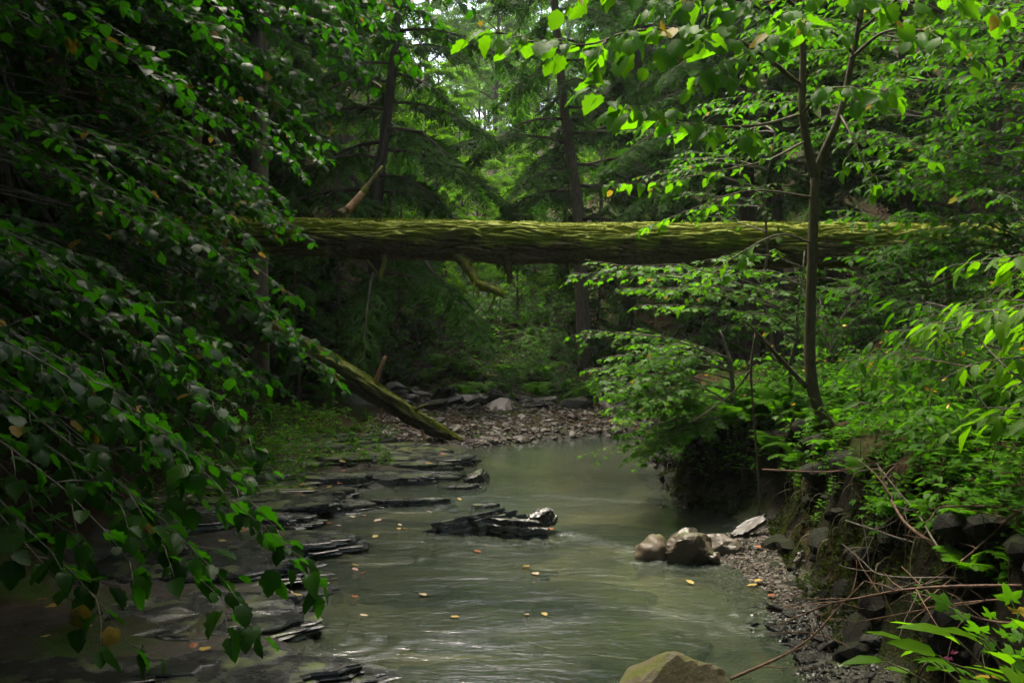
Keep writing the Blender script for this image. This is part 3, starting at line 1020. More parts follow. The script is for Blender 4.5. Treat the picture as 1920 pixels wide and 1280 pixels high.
for px, d in [(920, 88), (850, 95), (1010, 100), (1070, 66), (800, 62), (1130, 80), (740, 75), (945, 125), (980, 112), (885, 110), (930, 62), (968, 72), (900, 70), (1000, 60), (940, 80), (910, 98)]:
    x = (px - 960) / FPX * d
    put_broad(int(rt.integers(0, 2)), x, d, rt.uniform(0, 6.28), rt.uniform(.8, 1.1), *BV, mat='bright')
BM = ('low bright leaved tree among the hemlocks in the middle of the valley', 'bright trees in the middle of the valley')
for px, d, sc in [(800, 27, .42), (870, 29, .42), (900, 35, .42), (990, 30, .42), (770, 32, .6), (1020, 36, .6), (835, 37, .6), (690, 28, .5), (1130, 30, .5), (945, 44, .42), (640, 31, .6), (830, 24, .3), (970, 25, .3), (1200, 34, .6)]:
    x = (px - 960) / FPX * d
    put_broad(1, x, d, rt.uniform(0, 6.28), sc, *BM, mat='bright')
# trees beside and behind the viewpoint, mostly unseen, added to shade the stream
CL = ('tall hemlock added beside the viewpoint to shade the left bank', 'hemlocks shading the left bank')
for x, y, v, sc in [(-6.2, 3.0, 0, .9), (-7.5, 6.5, 0, 1), (-6.6, 9.8, 0, 1), (-9.5, 1, 2, 1), (-10, 11, 0, 1), (-4.8, -1.5, 0, 1), (-8, -4, 0, 1), (-5.2, 5.2, 2, .8), (-7, 12.5, 1, .9), (-12, 5, 0, 1), (-4.4, 1.2, 2, .9), (-3.5, -5, 0, 1), (-5.0, 7.6, 0, .8), (-8.5, 13.5, 1, 1)]:
    put_hemlock(v, x, y, rt.uniform(0, 6.28), sc, *CL)
CB = ('tall unseen hemlock added behind the viewpoint to cut the light', 'hemlocks behind the viewpoint')
for x, y, v, sc in [(4.5, -7, 1, 1), (8, -4, 0, 1), (2.5, -14, 2, 1), (-3, -13, 0, 1), (9, -11, 1, 1), (-4, -6.8, 1, .9), (6, -6.2, 1, .9), (6.8, -2.6, 1, .8), (-6.5, -7.5, 1, 1), (-4.4, -10.2, 3, 1.1), (4.8, -9.8, 3, 1.1), (7.4, -8.2, 3, 1.1)]:
    put_hemlock(v, x, y, rt.uniform(0, 6.28), sc, *CB)
CR = ('broadleaf tree added beside the stream for its shading crown', 'broadleaf trees added to shade the stream')
for x, y, v, sc in [(8.5, 9, 0, 1), (10, 14, 0, 1), (7.5, 3.5, 0, 1), (4.8, -.8, 0, .95), (5.3, 2.2, 0, .9), (6.6, 6.2, 0, .9), (-2.8, -3.0, 0, 1), (-3.8, 3.4, 0, .85), (-3.4, .4, 0, .8), (-4.6, 6.4, 0, .8), (11.5, 6, 0, 1.1), (9, 18.5, 1, 1.1), (13, 11, 0, 1.1)]:
    put_broad(v, x, y, rt.uniform(0, 6.28), sc, *CR)


# ------------------------------------------------------------------ leafy plants
UPV = np.array([0, 0, 1.0])


class Plant:
    def __init__(s, seed):
        s.r = np.random.default_rng(seed)
        s.parts = []                       # (part name, MB)
        s.p, s.d, s.n, s.s, s.pi = [], [], [], [], []

    def part(s, name):
        s.parts.append((name, MB()))
        return s.parts[-1][1]

    def leaves(s, path, spacing, size, start=.1, ang=1.0, droop=.25, tilt=.25, end=True):
        r = s.r
        _, _, L = along(path, [0])
        n = max(1, int(L * (1 - start) / spacing))
        u = start + (1 - start) * (np.arange(n) + r.uniform(.2, .8, n)) / n
        p, t, _ = along(path, u)
        sg = np.where((np.arange(n) + r.integers(0, 2)) % 2, 1.0, -1.0)[:, None]
        side = nrm(np.cross(t, UPV) + 1e-6) * sg
        a = ang + r.normal(0, .22, n)
        d = nrm(t * np.cos(a)[:, None] + side * np.sin(a)[:, None] - UPV * (droop + r.normal(0, .15, n))[:, None])
        nn = UPV + r.normal(0, tilt, (n, 3)) + side * r.normal(.1, tilt * .6, n)[:, None]
        sz = size * r.uniform(.45, 1.2, n)
        if end:
            q, tg, _ = along(path, [1.0])
            p = np.concatenate([p, q]); d = np.concatenate([d, nrm(tg - UPV * droop)]); nn = np.concatenate([nn, (UPV + r.normal(0, tilt, 3))[None]]); sz = np.concatenate([sz, [size * r.uniform(.6, 1)]])
        s.p.append(p); s.d.append(d); s.n.append(nn); s.s.append(sz); s.pi.append(np.full(len(p), len(s.parts) - 1))

    def bough(s, path, r0, twig, tstep, spacing, size, start=.3, part='branch', ang=.85, droop=.25, flat=.5, sub=False, tilt=.25, tdroop=.25):
        """a main branch with side twigs, leaves along the twigs"""
        r = s.r
        mb = s.part(part)
        mb.add(*tube(path, r0, max(.0015, r0 * .18), 6))
        _, _, L = along(path, [0])
        n = max(2, int(L * (1 - start) / tstep))
        for i in range(n):
            u = start + (1 - start) * (i + r.uniform(.2, .8)) / n
            p, t, _ = along(path, [u])
            sg = 1 if i % 2 else -1
            side = nrm(np.cross(t[0], UPV)) * sg
            d = nrm(t[0] * math.cos(ang) + side * math.sin(ang) * r.uniform(.5, 1.1) + UPV * r.normal(0, flat * .5))
            l = twig * r.uniform(.5, 1.15) * (1.1 - .55 * u)
            tw = wob(bez(p[0], p[0] + d * l * .55, p[0] + d * l - UPV * l * tdroop, 6), l * .1, r, 2)
            mb.add(*tube(tw, max(.002, r0 * .3), .0012, 4))
            s.leaves(tw, spacing, size, .12, .95, droop, tilt)
        s.leaves(path, spacing * 1.2, size, max(start, .45), .95, droop, tilt)

    def build(s, name, label, cat, base, leafs, mat, stemmat, group=None, npart=300, leafname='leaf', simple=None, root=None):
        base = np.asarray(base, float)
        o = root or empty(name, base, label, cat, group)
        po = [ob(pname, mb.mesh(pname, base), stemmat, o) for pname, mb in s.parts]
        if not s.p: return o
        p = np.concatenate(s.p); d = np.concatenate(s.d); n = np.concatenate(s.n); sz = np.concatenate(s.s)
        R = frame(d, n); pi = np.concatenate(s.pi)
        k = s.r.integers(0, len(leafs), len(p))
        c = p + d * sz[:, None] * .5
        yy = np.maximum(c[:, 1], .3)
        ix = 960 + c[:, 0] / yy * FPX; iy = HOR - (c[:, 2] - CAM_H) / yy * FPX
        score = sz / yy * ((ix > -5) & (ix < 1925) & (iy > -5) & (iy < 1285) & (c[:, 1] > 1.0))
        order = np.argsort(-score)
        top = order[:npart]; top = top[score[top] > 0]
        keep = np.ones(len(p), bool); keep[top] = False
        key = (id(leafs), mat.name)
        if key not in LEAFM:
            LEAFM[key] = []
            for tpl in leafs:
                me = mk('leaf', tpl[0], [tpl[1], tpl[2]], tpl[3])
                me.materials.append(mat)
                LEAFM[key].append(me)
        ms = LEAFM[key]
        loc = p - base
        for i in top:
            lo = bpy.data.objects.new(leafname, ms[k[i]])
            m4 = np.eye(4); m4[:3, :3] = R[i] * sz[i]; m4[:3, 3] = loc[i]
            lo.matrix_basis = Matrix(m4.tolist())
            lo.parent = po[pi[i]] if pi[i] >= 0 else o
            COL.objects.link(lo)
        if keep.any():
            mb = MB()
            for v in range(len(leafs)):
                q = keep & (k == v)
                inst(mb, (simple or leafs[v]), loc[q], R[q], sz[q])
            ob('foliage', mb.mesh('foliage'), mat, o, kind='stuff')
        return o


LEAFM = {}

# ---- the overhanging witch hazels of the left bank: stems out of the slope, boughs reaching right and drooping
def witch(seed, base, topz, targets, label, twig=.55, size=.125, spacing=.075, r0=.016, sag=.42, mat='witch', npart=300, start=.3, drp=.1):
    pl = Plant(seed)
    r = pl.r
    base = np.array([base[0], base[1], ground_z(*base)])
    tips = np.array([P(*t) for t in targets])
    mx = base[0] - .5
    stems = []
    for k in range(4):
        a = base + np.array([r.normal(0, .1), r.normal(0, .15), -.1])
        e = np.array([mx - r.uniform(.1, 1.0), base[1] + r.normal(0, .7), topz + r.normal(0, .3)])
        c = (a + e) / 2 + np.array([-.35, 0, .3])
        pth = wob(bez(a, c, e, 12), .15, r)
        stems.append(pth)
        pl.part('stem').add(*tube(pth, .04, .012, 8))
    for tip in tips:
        st = stems[r.integers(0, 4)]
        dist = abs(tip[0] - mx)
        want = tip[2] + sag * dist
        j = np.argmin(np.abs(st[2:, 2] - want)) + 2
        a = st[j]
        c = a * .4 + tip * .6 + np.array([0, 0, .22 * dist])
        pth = wob(bez(a, c, tip, 16), .12, r)
        pl.bough(pth, r0, twig, .15, spacing, size, start, 'branch', .8, drp, .5, tilt=.24, tdroop=.12)
    return pl.build('witch_hazel_shrub', label, 'shrub', base, BROAD, M[mat], M['greytwig'], npart=npart)


def edge_x(py):
    return np.interp(py, [-50, 0, 60, 120, 200, 300, 380, 420, 480, 560, 640, 700, 760, 820, 900, 1000, 1100, 1200, 1280],
                     [930, 890, 800, 690, 605, 590, 545, 530, 505, 545, 570, 600, 560, 530, 500, 520, 560, 480, 330])


rw = np.random.default_rng(21)


def fill(n, y0, y1, d0, d1, inner=.0, keep=.97):
    out = []
    for i in range(n):
        py = y0 + (y1 - y0) * (i + rw.uniform(0, 1)) / n
        e = edge_x(py)
        px = e - (e + 60) * rw.uniform(inner, keep) ** 1.2
        out.append((px, py, rw.uniform(d0, d1)))
    return out


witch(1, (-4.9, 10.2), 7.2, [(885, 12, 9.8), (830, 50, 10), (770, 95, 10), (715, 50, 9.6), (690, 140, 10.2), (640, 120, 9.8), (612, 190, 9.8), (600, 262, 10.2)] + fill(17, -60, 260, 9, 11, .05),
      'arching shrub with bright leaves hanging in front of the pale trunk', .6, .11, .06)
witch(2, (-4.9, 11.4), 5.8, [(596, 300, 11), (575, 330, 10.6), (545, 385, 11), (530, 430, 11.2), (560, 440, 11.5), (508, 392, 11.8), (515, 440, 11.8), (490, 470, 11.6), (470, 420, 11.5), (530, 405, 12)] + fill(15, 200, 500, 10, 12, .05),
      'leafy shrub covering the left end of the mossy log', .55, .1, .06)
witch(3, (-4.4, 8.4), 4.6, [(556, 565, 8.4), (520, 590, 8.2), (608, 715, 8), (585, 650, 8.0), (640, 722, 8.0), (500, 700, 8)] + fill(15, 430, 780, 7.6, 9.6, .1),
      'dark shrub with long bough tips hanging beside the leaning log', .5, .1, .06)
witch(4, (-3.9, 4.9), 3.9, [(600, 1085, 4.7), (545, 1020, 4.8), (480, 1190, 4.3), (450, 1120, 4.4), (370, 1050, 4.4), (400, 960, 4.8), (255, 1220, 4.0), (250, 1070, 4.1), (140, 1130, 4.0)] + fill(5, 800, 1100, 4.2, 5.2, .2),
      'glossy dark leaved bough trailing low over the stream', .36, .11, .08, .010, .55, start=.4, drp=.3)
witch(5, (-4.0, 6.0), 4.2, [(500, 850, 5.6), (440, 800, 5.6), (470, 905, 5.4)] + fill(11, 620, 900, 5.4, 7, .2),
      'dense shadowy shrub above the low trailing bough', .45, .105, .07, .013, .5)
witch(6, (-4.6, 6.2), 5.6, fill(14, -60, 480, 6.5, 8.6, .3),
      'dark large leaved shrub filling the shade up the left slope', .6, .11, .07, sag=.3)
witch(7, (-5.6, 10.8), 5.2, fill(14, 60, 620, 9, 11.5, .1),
      'deep shade shrub behind the others on the left slope', .65, .105, .065)

# ---- the young linden on the right terrace
def lift(q, d): return P(q[0], q[1], d)


ld = Plant(50)
D = 8.5
lb_ = lift((1592, 842), D); lb_[2] = ground_z(lb_[0], D)
tr_ = spline([lb_ - [0, 0, .15], lift((1568, 812), D), lift((1535, 765), D), lift((1520, 700), D), lift((1519, 600), D), lift((1524, 450), D), lift((1529, 320), D)], 40)
ld.part('trunk').add(*tube(tr_, .062, .04, 12))
sl_ = spline([lift((1529, 335), D), lift((1515, 280), D), lift((1504, 200), D), lift((1506, 100), D), lift((1498, 0), D), lift((1490, -160), D)], 26)
sr_ = spline([lift((1529, 335), D), lift((1545, 285), D - .05), lift((1575, 215), D - .1), lift((1598, 110), D - .15), lift((1618, 0), D - .2), lift((1640, -150), D - .2)], 26)
ld.part('stem').add(*tube(sl_, .042, .02, 9))
ld.part('stem').add(*tube(sr_, .038, .018, 9))
for pts, r0, tw, size in [([(1500, 160, 8.5), (1440, 110, 8.2), (1370, 70, 7.6), (1290, 55, 7.0), (1180, 60, 6.6), (1090, 85, 6.4), (930, 60, 6.2)], .022, .42, .15),
                          ([(1500, 215, 8.5), (1420, 235, 8.0), (1300, 235, 7.4), (1180, 200, 6.9), (1105, 165, 6.7)], .016, .42, .15),
                          ([(1503, 215, 8.5), (1545, 170, 8.2), (1600, 165, 7.8), (1660, 180, 7.6)], .014, .4, .14),
                          ([(1595, 110, 8.3), (1660, 60, 8), (1740, 60, 7.7), (1830, 90, 7.5)], .016, .45, .13),
                          ([(1500, 80, 8.5), (1430, 20, 8.0), (1340, -10, 7.6), (1230, 0, 7.2)], .016, .45, .145),
                          ([(1500, 20, 8.5), (1400, -60, 8.0), (1260, -70, 7.4), (1120, -20, 7.0)], .016, .5, .15),
                          ([(1610, 40, 8.3), (1570, -30, 7.8), (1600, -20, 7.4), (1660, 10, 7.2)], .012, .4, .15),
                          ([(1500, 50, 8.5), (1450, 60, 8.1), (1380, 110, 7.7), (1310, 130, 7.4)], .014, .42, .145),
                          ([(1600, 100, 8.3), (1560, 60, 8.0), (1500, 40, 7.6), (1440, 30, 7.3)], .014, .45, .145),
                          ([(1610, 60, 8.3), (1700, -10, 8.0), (1800, -10, 7.7), (1880, 30, 7.5)], .014, .45, .14),
                          ([(1510, 265, 8.5), (1440, 300, 8.2), (1350, 320, 7.9), (1240, 340, 7.7), (1150, 345, 7.6)], .012, .3, .085),
                          ([(1521, 370, 8.5), (1440, 358, 8.4), (1380, 362, 8.3), (1290, 395, 8.2), (1200, 430, 8.2)], .012, .28, .08),
                          ([(1575, 215, 8.4), (1600, 260, 8.0), (1640, 330, 7.8), (1720, 300, 7.6)], .012, .3, .1),
                          ([(1520, 455, 8.5), (1460, 440, 8.2), (1380, 480, 8.0), (1330, 520, 7.9), (1290, 560, 7.8)], .012, .25, .075)]:
    ld.bough(spline([P(*q) for q in pts], 24), r0, tw, .13, .075, size * 1.08, .25, 'branch', .8, .4, .4, tilt=.35)
# the bare forked limb low on the trunk
lm = ld.part('dead_limb')
lm.add(*tube(spline([lift((1512, 725), D), lift((1470, 680), D - .1), lift((1420, 625), D - .2), lift((1395, 600), D - .25)], 14), .024, .008, 7))
lm.add(*tube(spline([lift((1418, 622), D - .2), lift((1408, 690), D - .2), lift((1412, 760), D - .2), lift((1420, 870), D - .15), lift((1424, 965), D - .1)], 16), .013, .007, 6))
lm.add(*tube(spline([lift((1410, 690), D - .2), lift((1370, 740), D - .1), lift((1300, 790), D)], 10), .01, .005, 5))
ld.build('linden_sapling', 'young tree with forked stem and big sunlit leaves on the right terrace', 'sapling', lb_, BROAD, M['linden'], M['sapbark'])

# ---- small leaved trees and shrubs of the right bank
def bushy(seed, base, targets, label, leafs, mat, size, twig, spacing, name='beech_sapling', topz=None, sag=-.15, r0=.012, stem=.035, npart=300, simple=None, cat='sapling', tstep=.13, droop=.2, start=.25, flat=.4):
    pl = Plant(seed)
    r = pl.r
    base = np.array([base[0], base[1], ground_z(*base)])
    tz = topz or max(P(*t)[2] for t in targets)
    e = np.array([base[0] + r.normal(0, .25), base[1] + r.normal(0, .25), tz])
    st = wob(bez(base - [0, 0, .1], (base + e) / 2 + r.normal(0, .2, 3), e, 14), .15, r)
    pl.part('trunk').add(*tube(st, stem, .008, 8))
    for t in targets:
        tip = P(*t)
        dist = np.linalg.norm((tip - e)[:2])
        want = tip[2] + sag * dist
        j = np.argmin(np.abs(st[1:, 2] - want)) + 1
        a = st[j]
        pth = wob(bez(a, a * .45 + tip * .55 + np.array([0, 0, .12 * dist]), tip, 14), .1, r)
        pl.bough(pth, r0, twig, tstep, spacing, size, start, 'branch', .85, droop, flat, tilt=.28, tdroop=.12)
    return pl.build(name, label, cat, base, leafs, M[mat], M['greytwig'], npart=npart, simple=simple)


def rnd_t(n, x0, x1, y0, y1, d0, d1, s):
    q = np.random.default_rng(s)
    return [(q.uniform(x0, x1), y0 + (y1 - y0) * (i + q.uniform(0, 1)) / n, q.uniform(d0, d1)) for i in range(n)]


bushy(61, (4.6, 10.6), rnd_t(20, 1330, 1720, -60, 330, 9.5, 12, 1), 'small leaved tree behind the forked sapling', OVAL, 'beech', .095, .75, .05, topz=5.6, stem=.05, simple=SMALL)
bushy(62, (5.4, 9.2), rnd_t(22, 1600, 1960, -40, 380, 8, 10.5, 2), 'spreading tree with layered glossy leaves above the right slope', OVAL, 'beech', .095, .75, .05, topz=5.0, stem=.05, simple=SMALL)
bushy(63, (4.9, 8.6), rnd_t(14, 1560, 1960, 250, 480, 8, 9.6, 3), 'low beech with flat leaf layers below the spreading tree', OVAL, 'beech', .085, .6, .05, topz=3.2, simple=SMALL)
bushy(64, (3.2, 11.6), rnd_t(12, 1160, 1420, 220, 420, 10.5, 12.5, 4), 'slight sapling rising just in front of the log', OVAL, 'beech', .075, .5, .05, topz=4.2, stem=.025, simple=SMALL)
bushy(71, (5.3, 9.6), rnd_t(20, 1570, 1960, 395, 520, 8.6, 10.6, 15), 'dense leafy spray hiding the right end of the mossy log', OVAL, 'shrub', .09, .6, .045, topz=3.3, stem=.03, simple=SMALL)
bushy(65, (4.3, 9.9), rnd_t(12, 1480, 1850, 470, 580, 9, 10.4, 5), 'beech spray with layered leaves just under the log', OVAL, 'shrub', .09, .55, .05, topz=2.7, stem=.03, simple=SMALL)
bushy(66, (2.9, 10.3), [(1125, 500, 9.3), (1080, 515, 9.3), (1190, 540, 9.6)] + rnd_t(11, 1180, 1480, 480, 620, 9.3, 10.8, 6), 'small maple with pale green leaves under the log', MAPLE, 'maple', .1, .45, .055, name='maple_sapling', topz=2.7, stem=.028, droop=.45, tstep=.11)
bushy(67, (2.4, 10.6), [(1090, 632, 9.8), (1110, 690, 9.8), (1130, 710, 9.7), (1155, 765, 9.8), (1175, 820, 9.8), (1160, 740, 9.6), (1200, 850, 9.7), (1230, 830, 9.6)] + rnd_t(20, 1140, 1290, 640, 860, 9.4, 11, 7), 'bright maple bush leaning out over the pool', MAPLE, 'maple', .1, .48, .045, name='maple_bush', topz=1.9, cat='bush', droop=.5, tstep=.1)
bushy(68, (3.6, 7.3), rnd_t(14, 1600, 1920, 560, 760, 6.4, 7.8, 8), 'broad leaved bramble bush on the terrace right of the trunk', LANCE, 'herb', .13, .5, .075, name='bramble_bush', topz=1.9, cat='bush', droop=.3)
bushy(69, (3.3, 5.3), [(1840, 500, 5.2), (1790, 560, 5.2), (1760, 610, 5.0), (1880, 480, 5)] + rnd_t(11, 1740, 1960, 480, 800, 4.6, 5.6, 9), 'tall bramble with long bright leaves at the edge of the right bank', LANCE, 'bright', .14, .4, .09, name='bramble_bush', topz=2.3, cat='bush', droop=.35)
bushy(70, (2.1, 10.9), [(1090, 855, 10.4), (1120, 862, 10.4), (1150, 845, 10.6), (1190, 880, 10.8)], 'thin leafy shoot dipping to the pool from the right bank', MAPLE, 'maple', .07, .2, .06, name='maple_shoot', topz=.95, cat='shrub', stem=.01, r0=.006)


# ------------------------------------------------------------------ ferns and herbs (built once, then copied)
def frond_tpl(seed, n=17, arch=.55):
    r = np.random.default_rng(seed)
    V, T, U = [], [], []
    t = np.linspace(0, 1, 14)
    rx = np.stack([.05 * np.sin(t * 2 + seed), t * (1 - .12 * t), arch * (.55 * np.sin(t * 2.4) - .38 * t * t)], -1)
    for i in range(n):
        s = .14 + .86 * (i + .3) / n
        p, tg, _ = along(rx, [s])
        L = .30 * math.sin(math.pi * min(1, (s - .08) / .95) ** .75) + .03
        for sg in (-1, 1):
            d = nrm(np.cross(tg[0], [0, 0, 1]) * sg + tg[0] * .35 + np.array([0, 0, -.18]) + r.normal(0, .06, 3))
            wv = tg[0] * (.028 + .05 * L)
            b = len(V)
            V += [p[0] - wv * .7, p[0] + wv * .7, p[0] + d * L * .4 + wv * .9, p[0] + d * L * .4 - wv * .9, p[0] + d * L * .75 + wv * .5, p[0] + d * L * .75 - wv * .6, p[0] + d * L]
            T += [(b, b + 1, b + 2), (b, b + 2, b + 3), (b + 3, b + 2, b + 4), (b + 3, b + 4, b + 5), (b + 5, b + 4, b + 6)]
            U += [(0, 0)] * 7
    Vt, Ft, Ut = tube(rx, .008, .002, 3, False)
    b = len(V)
    Q = Ft[0] + b
    return np.concatenate([np.array(V), Vt]), np.array(T), Q, np.concatenate([np.array(U), Ut])


FROND = [mk('frond', *(lambda q: (q[0], [q[1], q[2]], q[3]))(frond_tpl(s, 17, a))) for s, a in enumerate((.5, .7, .35))]
for f_ in FROND: f_.materials.append(M['fern'])


def put_fern(x, y, size, seed, label, group, nf=9):
    r = np.random.default_rng(seed)
    o = empty('fern', (x, y, ground_z(x, y) - .02), label, 'fern', group)
    for i in range(nf):
        az = i * 6.283 / nf + r.normal(0, .25)
        el = r.uniform(.25, .75)
        d = np.array([math.cos(az) * math.cos(el), math.sin(az) * math.cos(el), math.sin(el)])
        R = frame(d[None], np.array([[-math.cos(az) * .6, -math.sin(az) * .6, 1.0]]))[0] * size * r.uniform(.75, 1.15)
        m4 = np.eye(4); m4[:3, :3] = R
        lo = bpy.data.objects.new('frond', FROND[int(r.integers(0, 3))])
        lo.matrix_basis = Matrix(m4.tolist()); lo.parent = o
        COL.objects.link(lo)
    return o


def herb_proto(kind, seed):
    pl = Plant(seed); r = pl.r
    mb = MB()
    if kind == 'jewel':
        for k in range(r.integers(2, 4)):
            h = r.uniform(.5, .85)
            a = np.array([r.normal(0, .06), r.normal(0, .06), -.03])
            st = wob(bez(a, a + [r.normal(0, .1), r.normal(0, .1), h * .6], a + [r.normal(0, .25), r.normal(0, .25), h], 8), .06, r)
            mb.add(*tube(st, .006, .002, 5))
            for i in range(7):
                q, t, _ = along(st, [.3 + .1 * i])
                az = i * 2.4 + k
                d = np.array([math.cos(az), math.sin(az), .35])
                tw = bez(q[0], q[0] + d * .08, q[0] + d * .17 - [0, 0, .04], 5)
                mb.add(*tube(tw, .0025, .001, 4))
                pl.leaves(tw, .045, .1, .2, .9, .25, .25)
        tpl, mat = OVAL, 'herb'
    elif kind == 'nettle':
        for k in range(r.integers(2, 5)):
            h = r.uniform(.35, .65)
            a = np.array([r.normal(0, .1), r.normal(0, .1), -.03])
            st = wob(bez(a, a + [0, 0, h * .6], a + [r.normal(0, .18), r.normal(0, .18), h], 8), .04, r)
            mb.add(*tube(st, .005, .002, 5))
            for i in range(7):
                q, t, _ = along(st, [.2 + .12 * i] * 4)
                az = i * 1.57 + np.array([0, 1.57, 3.14, 4.71])
                d = nrm(np.stack([np.cos(az), np.sin(az), np.full(4, -.05)], -1) + r.normal(0, .12, (4, 3)))
                pl.p.append(q); pl.d.append(d); pl.n.append(UPV + r.normal(0, .2, (4, 3))); pl.s.append(r.uniform(.1, .16, 4) * (1.1 - .05 * i))
        tpl, mat = LANCE, 'herb'
    elif kind == 'seedling':
        for k in range(r.integers(2, 4)):
            h = r.uniform(.18, .45)
            a = np.array([r.normal(0, .12), r.normal(0, .12), -.03])
            st = wob(bez(a, a + [0, 0, h * .6], a + [r.normal(0, .1), r.normal(0, .1), h], 7), .04, r)
            mb.add(*tube(st, .004, .0015, 5))
            for i in range(4):
                q, t, _ = along(st, [.5 + .16 * i] * 3)
                az = i * 1.2 + np.array([0, 2.1, 4.2])
                d = nrm(np.stack([np.cos(az), np.sin(az), np.full(3, .1)], -1) + r.normal(0, .1, (3, 3)))
                pl.p.append(q + d * .03); pl.d.append(d); pl.n.append(UPV + r.normal(0, .2, (3, 3))); pl.s.append(r.uniform(.09, .14, 3))
        tpl, mat = MAPLE, 'maple'
    else:                                   # shrub for the valley floor
        for k in range(6):
            h = r.uniform(.7, 1.5)
            az = k * 1.05 + r.normal(0, .3)
            e = np.array([math.cos(az) * h * .7, math.sin(az) * h * .7, h])
            st = wob(bez([0, 0, -.1], [0, 0, h * .5], e, 9), .12, r)
            mb.add(*tube(st, .014, .004, 5))
            for i in range(9):
                q, t, _ = along(st, [.3 + .08 * i])
                a2 = r.uniform(0, 6.28)
                d = np.array([math.cos(a2), math.sin(a2), r.uniform(-.1, .35)])
                l = r.uniform(.25, .55)
                tw = bez(q[0], q[0] + d * l * .5, q[0] + d * l - [0, 0, l * .25], 6)
                mb.add(*tube(tw, .004, .0015, 4))
                pl.leaves(tw, .04, .1, .1, .9, .25, .3)
        tpl, mat = [SMALLW, SMALL], 'shrub'
    p = np.concatenate(pl.p); d = np.concatenate(pl.d); n = np.concatenate(pl.n); sz = np.concatenate(pl.s)
    R = frame(d, n); k = r.integers(0, len(tpl), len(p))
    lb = MB()
    for v in range(len(tpl)):
        q = k == v
        inst(lb, tpl[v], p[q], R[q], sz[q])
    lm_ = lb.mesh('foliage'); lm_.materials.append(M[mat])
    sm_ = mb.mesh('stem'); sm_.materials.append(M['sapbark'] if kind != 'shrub' else M['greytwig'])
    return sm_, lm_


HERB = {k: [herb_proto(k, 200 + 10 * i + j) for j in range(4)] for i, k in enumerate(('jewel', 'nettle', 'seedling', 'shrub'))}


def put_herb(kind, v, x, y, rz, sc, name, label, cat, group, mat=None):
    o = empty(name, (x, y, ground_z(x, y) - .01), label, cat, group, rz, sc)
    s_, l_ = HERB[kind][v]
    ob('stem', s_, None, o)
    c = ob('foliage', l_, None, o, kind='stuff')
    if mat:
        c.material_slots[0].link = 'OBJECT'
        c.material_slots[0].material = M[mat]
    return o


FLOWERV = np.array([(0, 0, 0), (.5, .3, .25), (.12, .75, .1), (-.5, .3, .25), (-.12, .75, .1), (.35, -.5, .3), (-.35, -.5, .3), (0, -.25, .7)])
FLOWERT = np.array([(0, 1, 2), (0, 4, 3), (0, 5, 1), (0, 3, 6), (0, 6, 7), (0, 7, 5), (0, 2, 4)])
FLW = {k: mk('flower', FLOWERV, [FLOWERT], np.zeros((8, 2)), False) for k in ('petal', 'pink', 'white')}
for k in FLW: FLW[k].materials.append(M[k])


def flower(parent, loc, size, k, r):
    f = ob('flower', FLW[k], None, parent, loc)
    f.rotation_euler = tuple(r.uniform(-.8, .8, 3)); f.scale = (size,) * 3


rh = np.random.default_rng(5)
pts_ = []


def free(x, y, dmin):
    for a, b in pts_:
        if (a - x) ** 2 + (b - y) ** 2 < dmin * dmin: return False
    pts_.append((x, y)); return True


HL = {'jewel': ('jewelweed_plant', 'tall soft stemmed herb with yellow flowers on the right terrace', 'herb', 'flowering herbs on the right terrace'),
      'nettle': ('nettle_plant', 'narrow leaved nettle like herb on the right terrace', 'herb', 'narrow leaved herbs on the right terrace'),
      'seedling': ('maple_seedling', 'maple seedling with few lobed leaves on the right terrace', 'seedling', 'maple seedlings on the right terrace')}
n_ = 0
for it in range(4000):
    if n_ >= 270: break
    y = rh.uniform(4.6, 12.6)
    xb_ = np.interp(y, YK, XBk)
    x = xb_ + (.42 if y < 8.5 else .2) + rh.uniform(0, 1) ** 1.6 * 4.2
    if not free(x, y, .15 + .025 * (x - xb_)): continue
    if 2.2 < x < 3.25 and 6.9 < y < 8.7: continue
    kind = rh.choice(['jewel', 'nettle', 'seedling'], p=[.34, .3, .36] if x - xb_ > .8 else [.15, .25, .6])
    o = put_herb(kind, int(rh.integers(0, 4)), x, y, rh.uniform(0, 6.28), rh.uniform(.7, 1.15) * (.72 if x - xb_ < .5 else 1), *HL[kind])
    if kind == 'jewel':
        for q in range(int(rh.integers(1, 3))):
            flower(o, (rh.normal(0, .16), rh.normal(0, .16), rh.uniform(.5, .8)), .04, 'petal', rh)
    n_ += 1
FRL = ('bright fern with spreading fronds on the terrace beside the maple bush', 'ferns on the right terrace')
for i, (px, py, d, s) in enumerate([(1330, 745, 10.7, .62), (1400, 735, 10.9, .62), (1290, 770, 11, .55), (1450, 760, 10.3, .55), (1380, 790, 10.4, .5), (1310, 790, 11.6, .55), (1360, 800, 11.8, .5), (1480, 700, 10.8, .6), (1420, 700, 11.6, .6), (1455, 820, 9.7, .45), (1500, 820, 9.2, .4)]):
    put_fern((px - 960) / FPX * d, d, s, 300 + i, *FRL)
FRS = ('dark fern drooping on the upper right slope', 'ferns up the right slope')
for i, (x, y, s) in enumerate([(5.2, 7.6, .7), (5.8, 9.0, .7), (5.0, 6.6, .6), (6.3, 10.2, .7), (4.6, 8.6, .6)]):
    put_fern(x, y, s, 330 + i, *FRS)
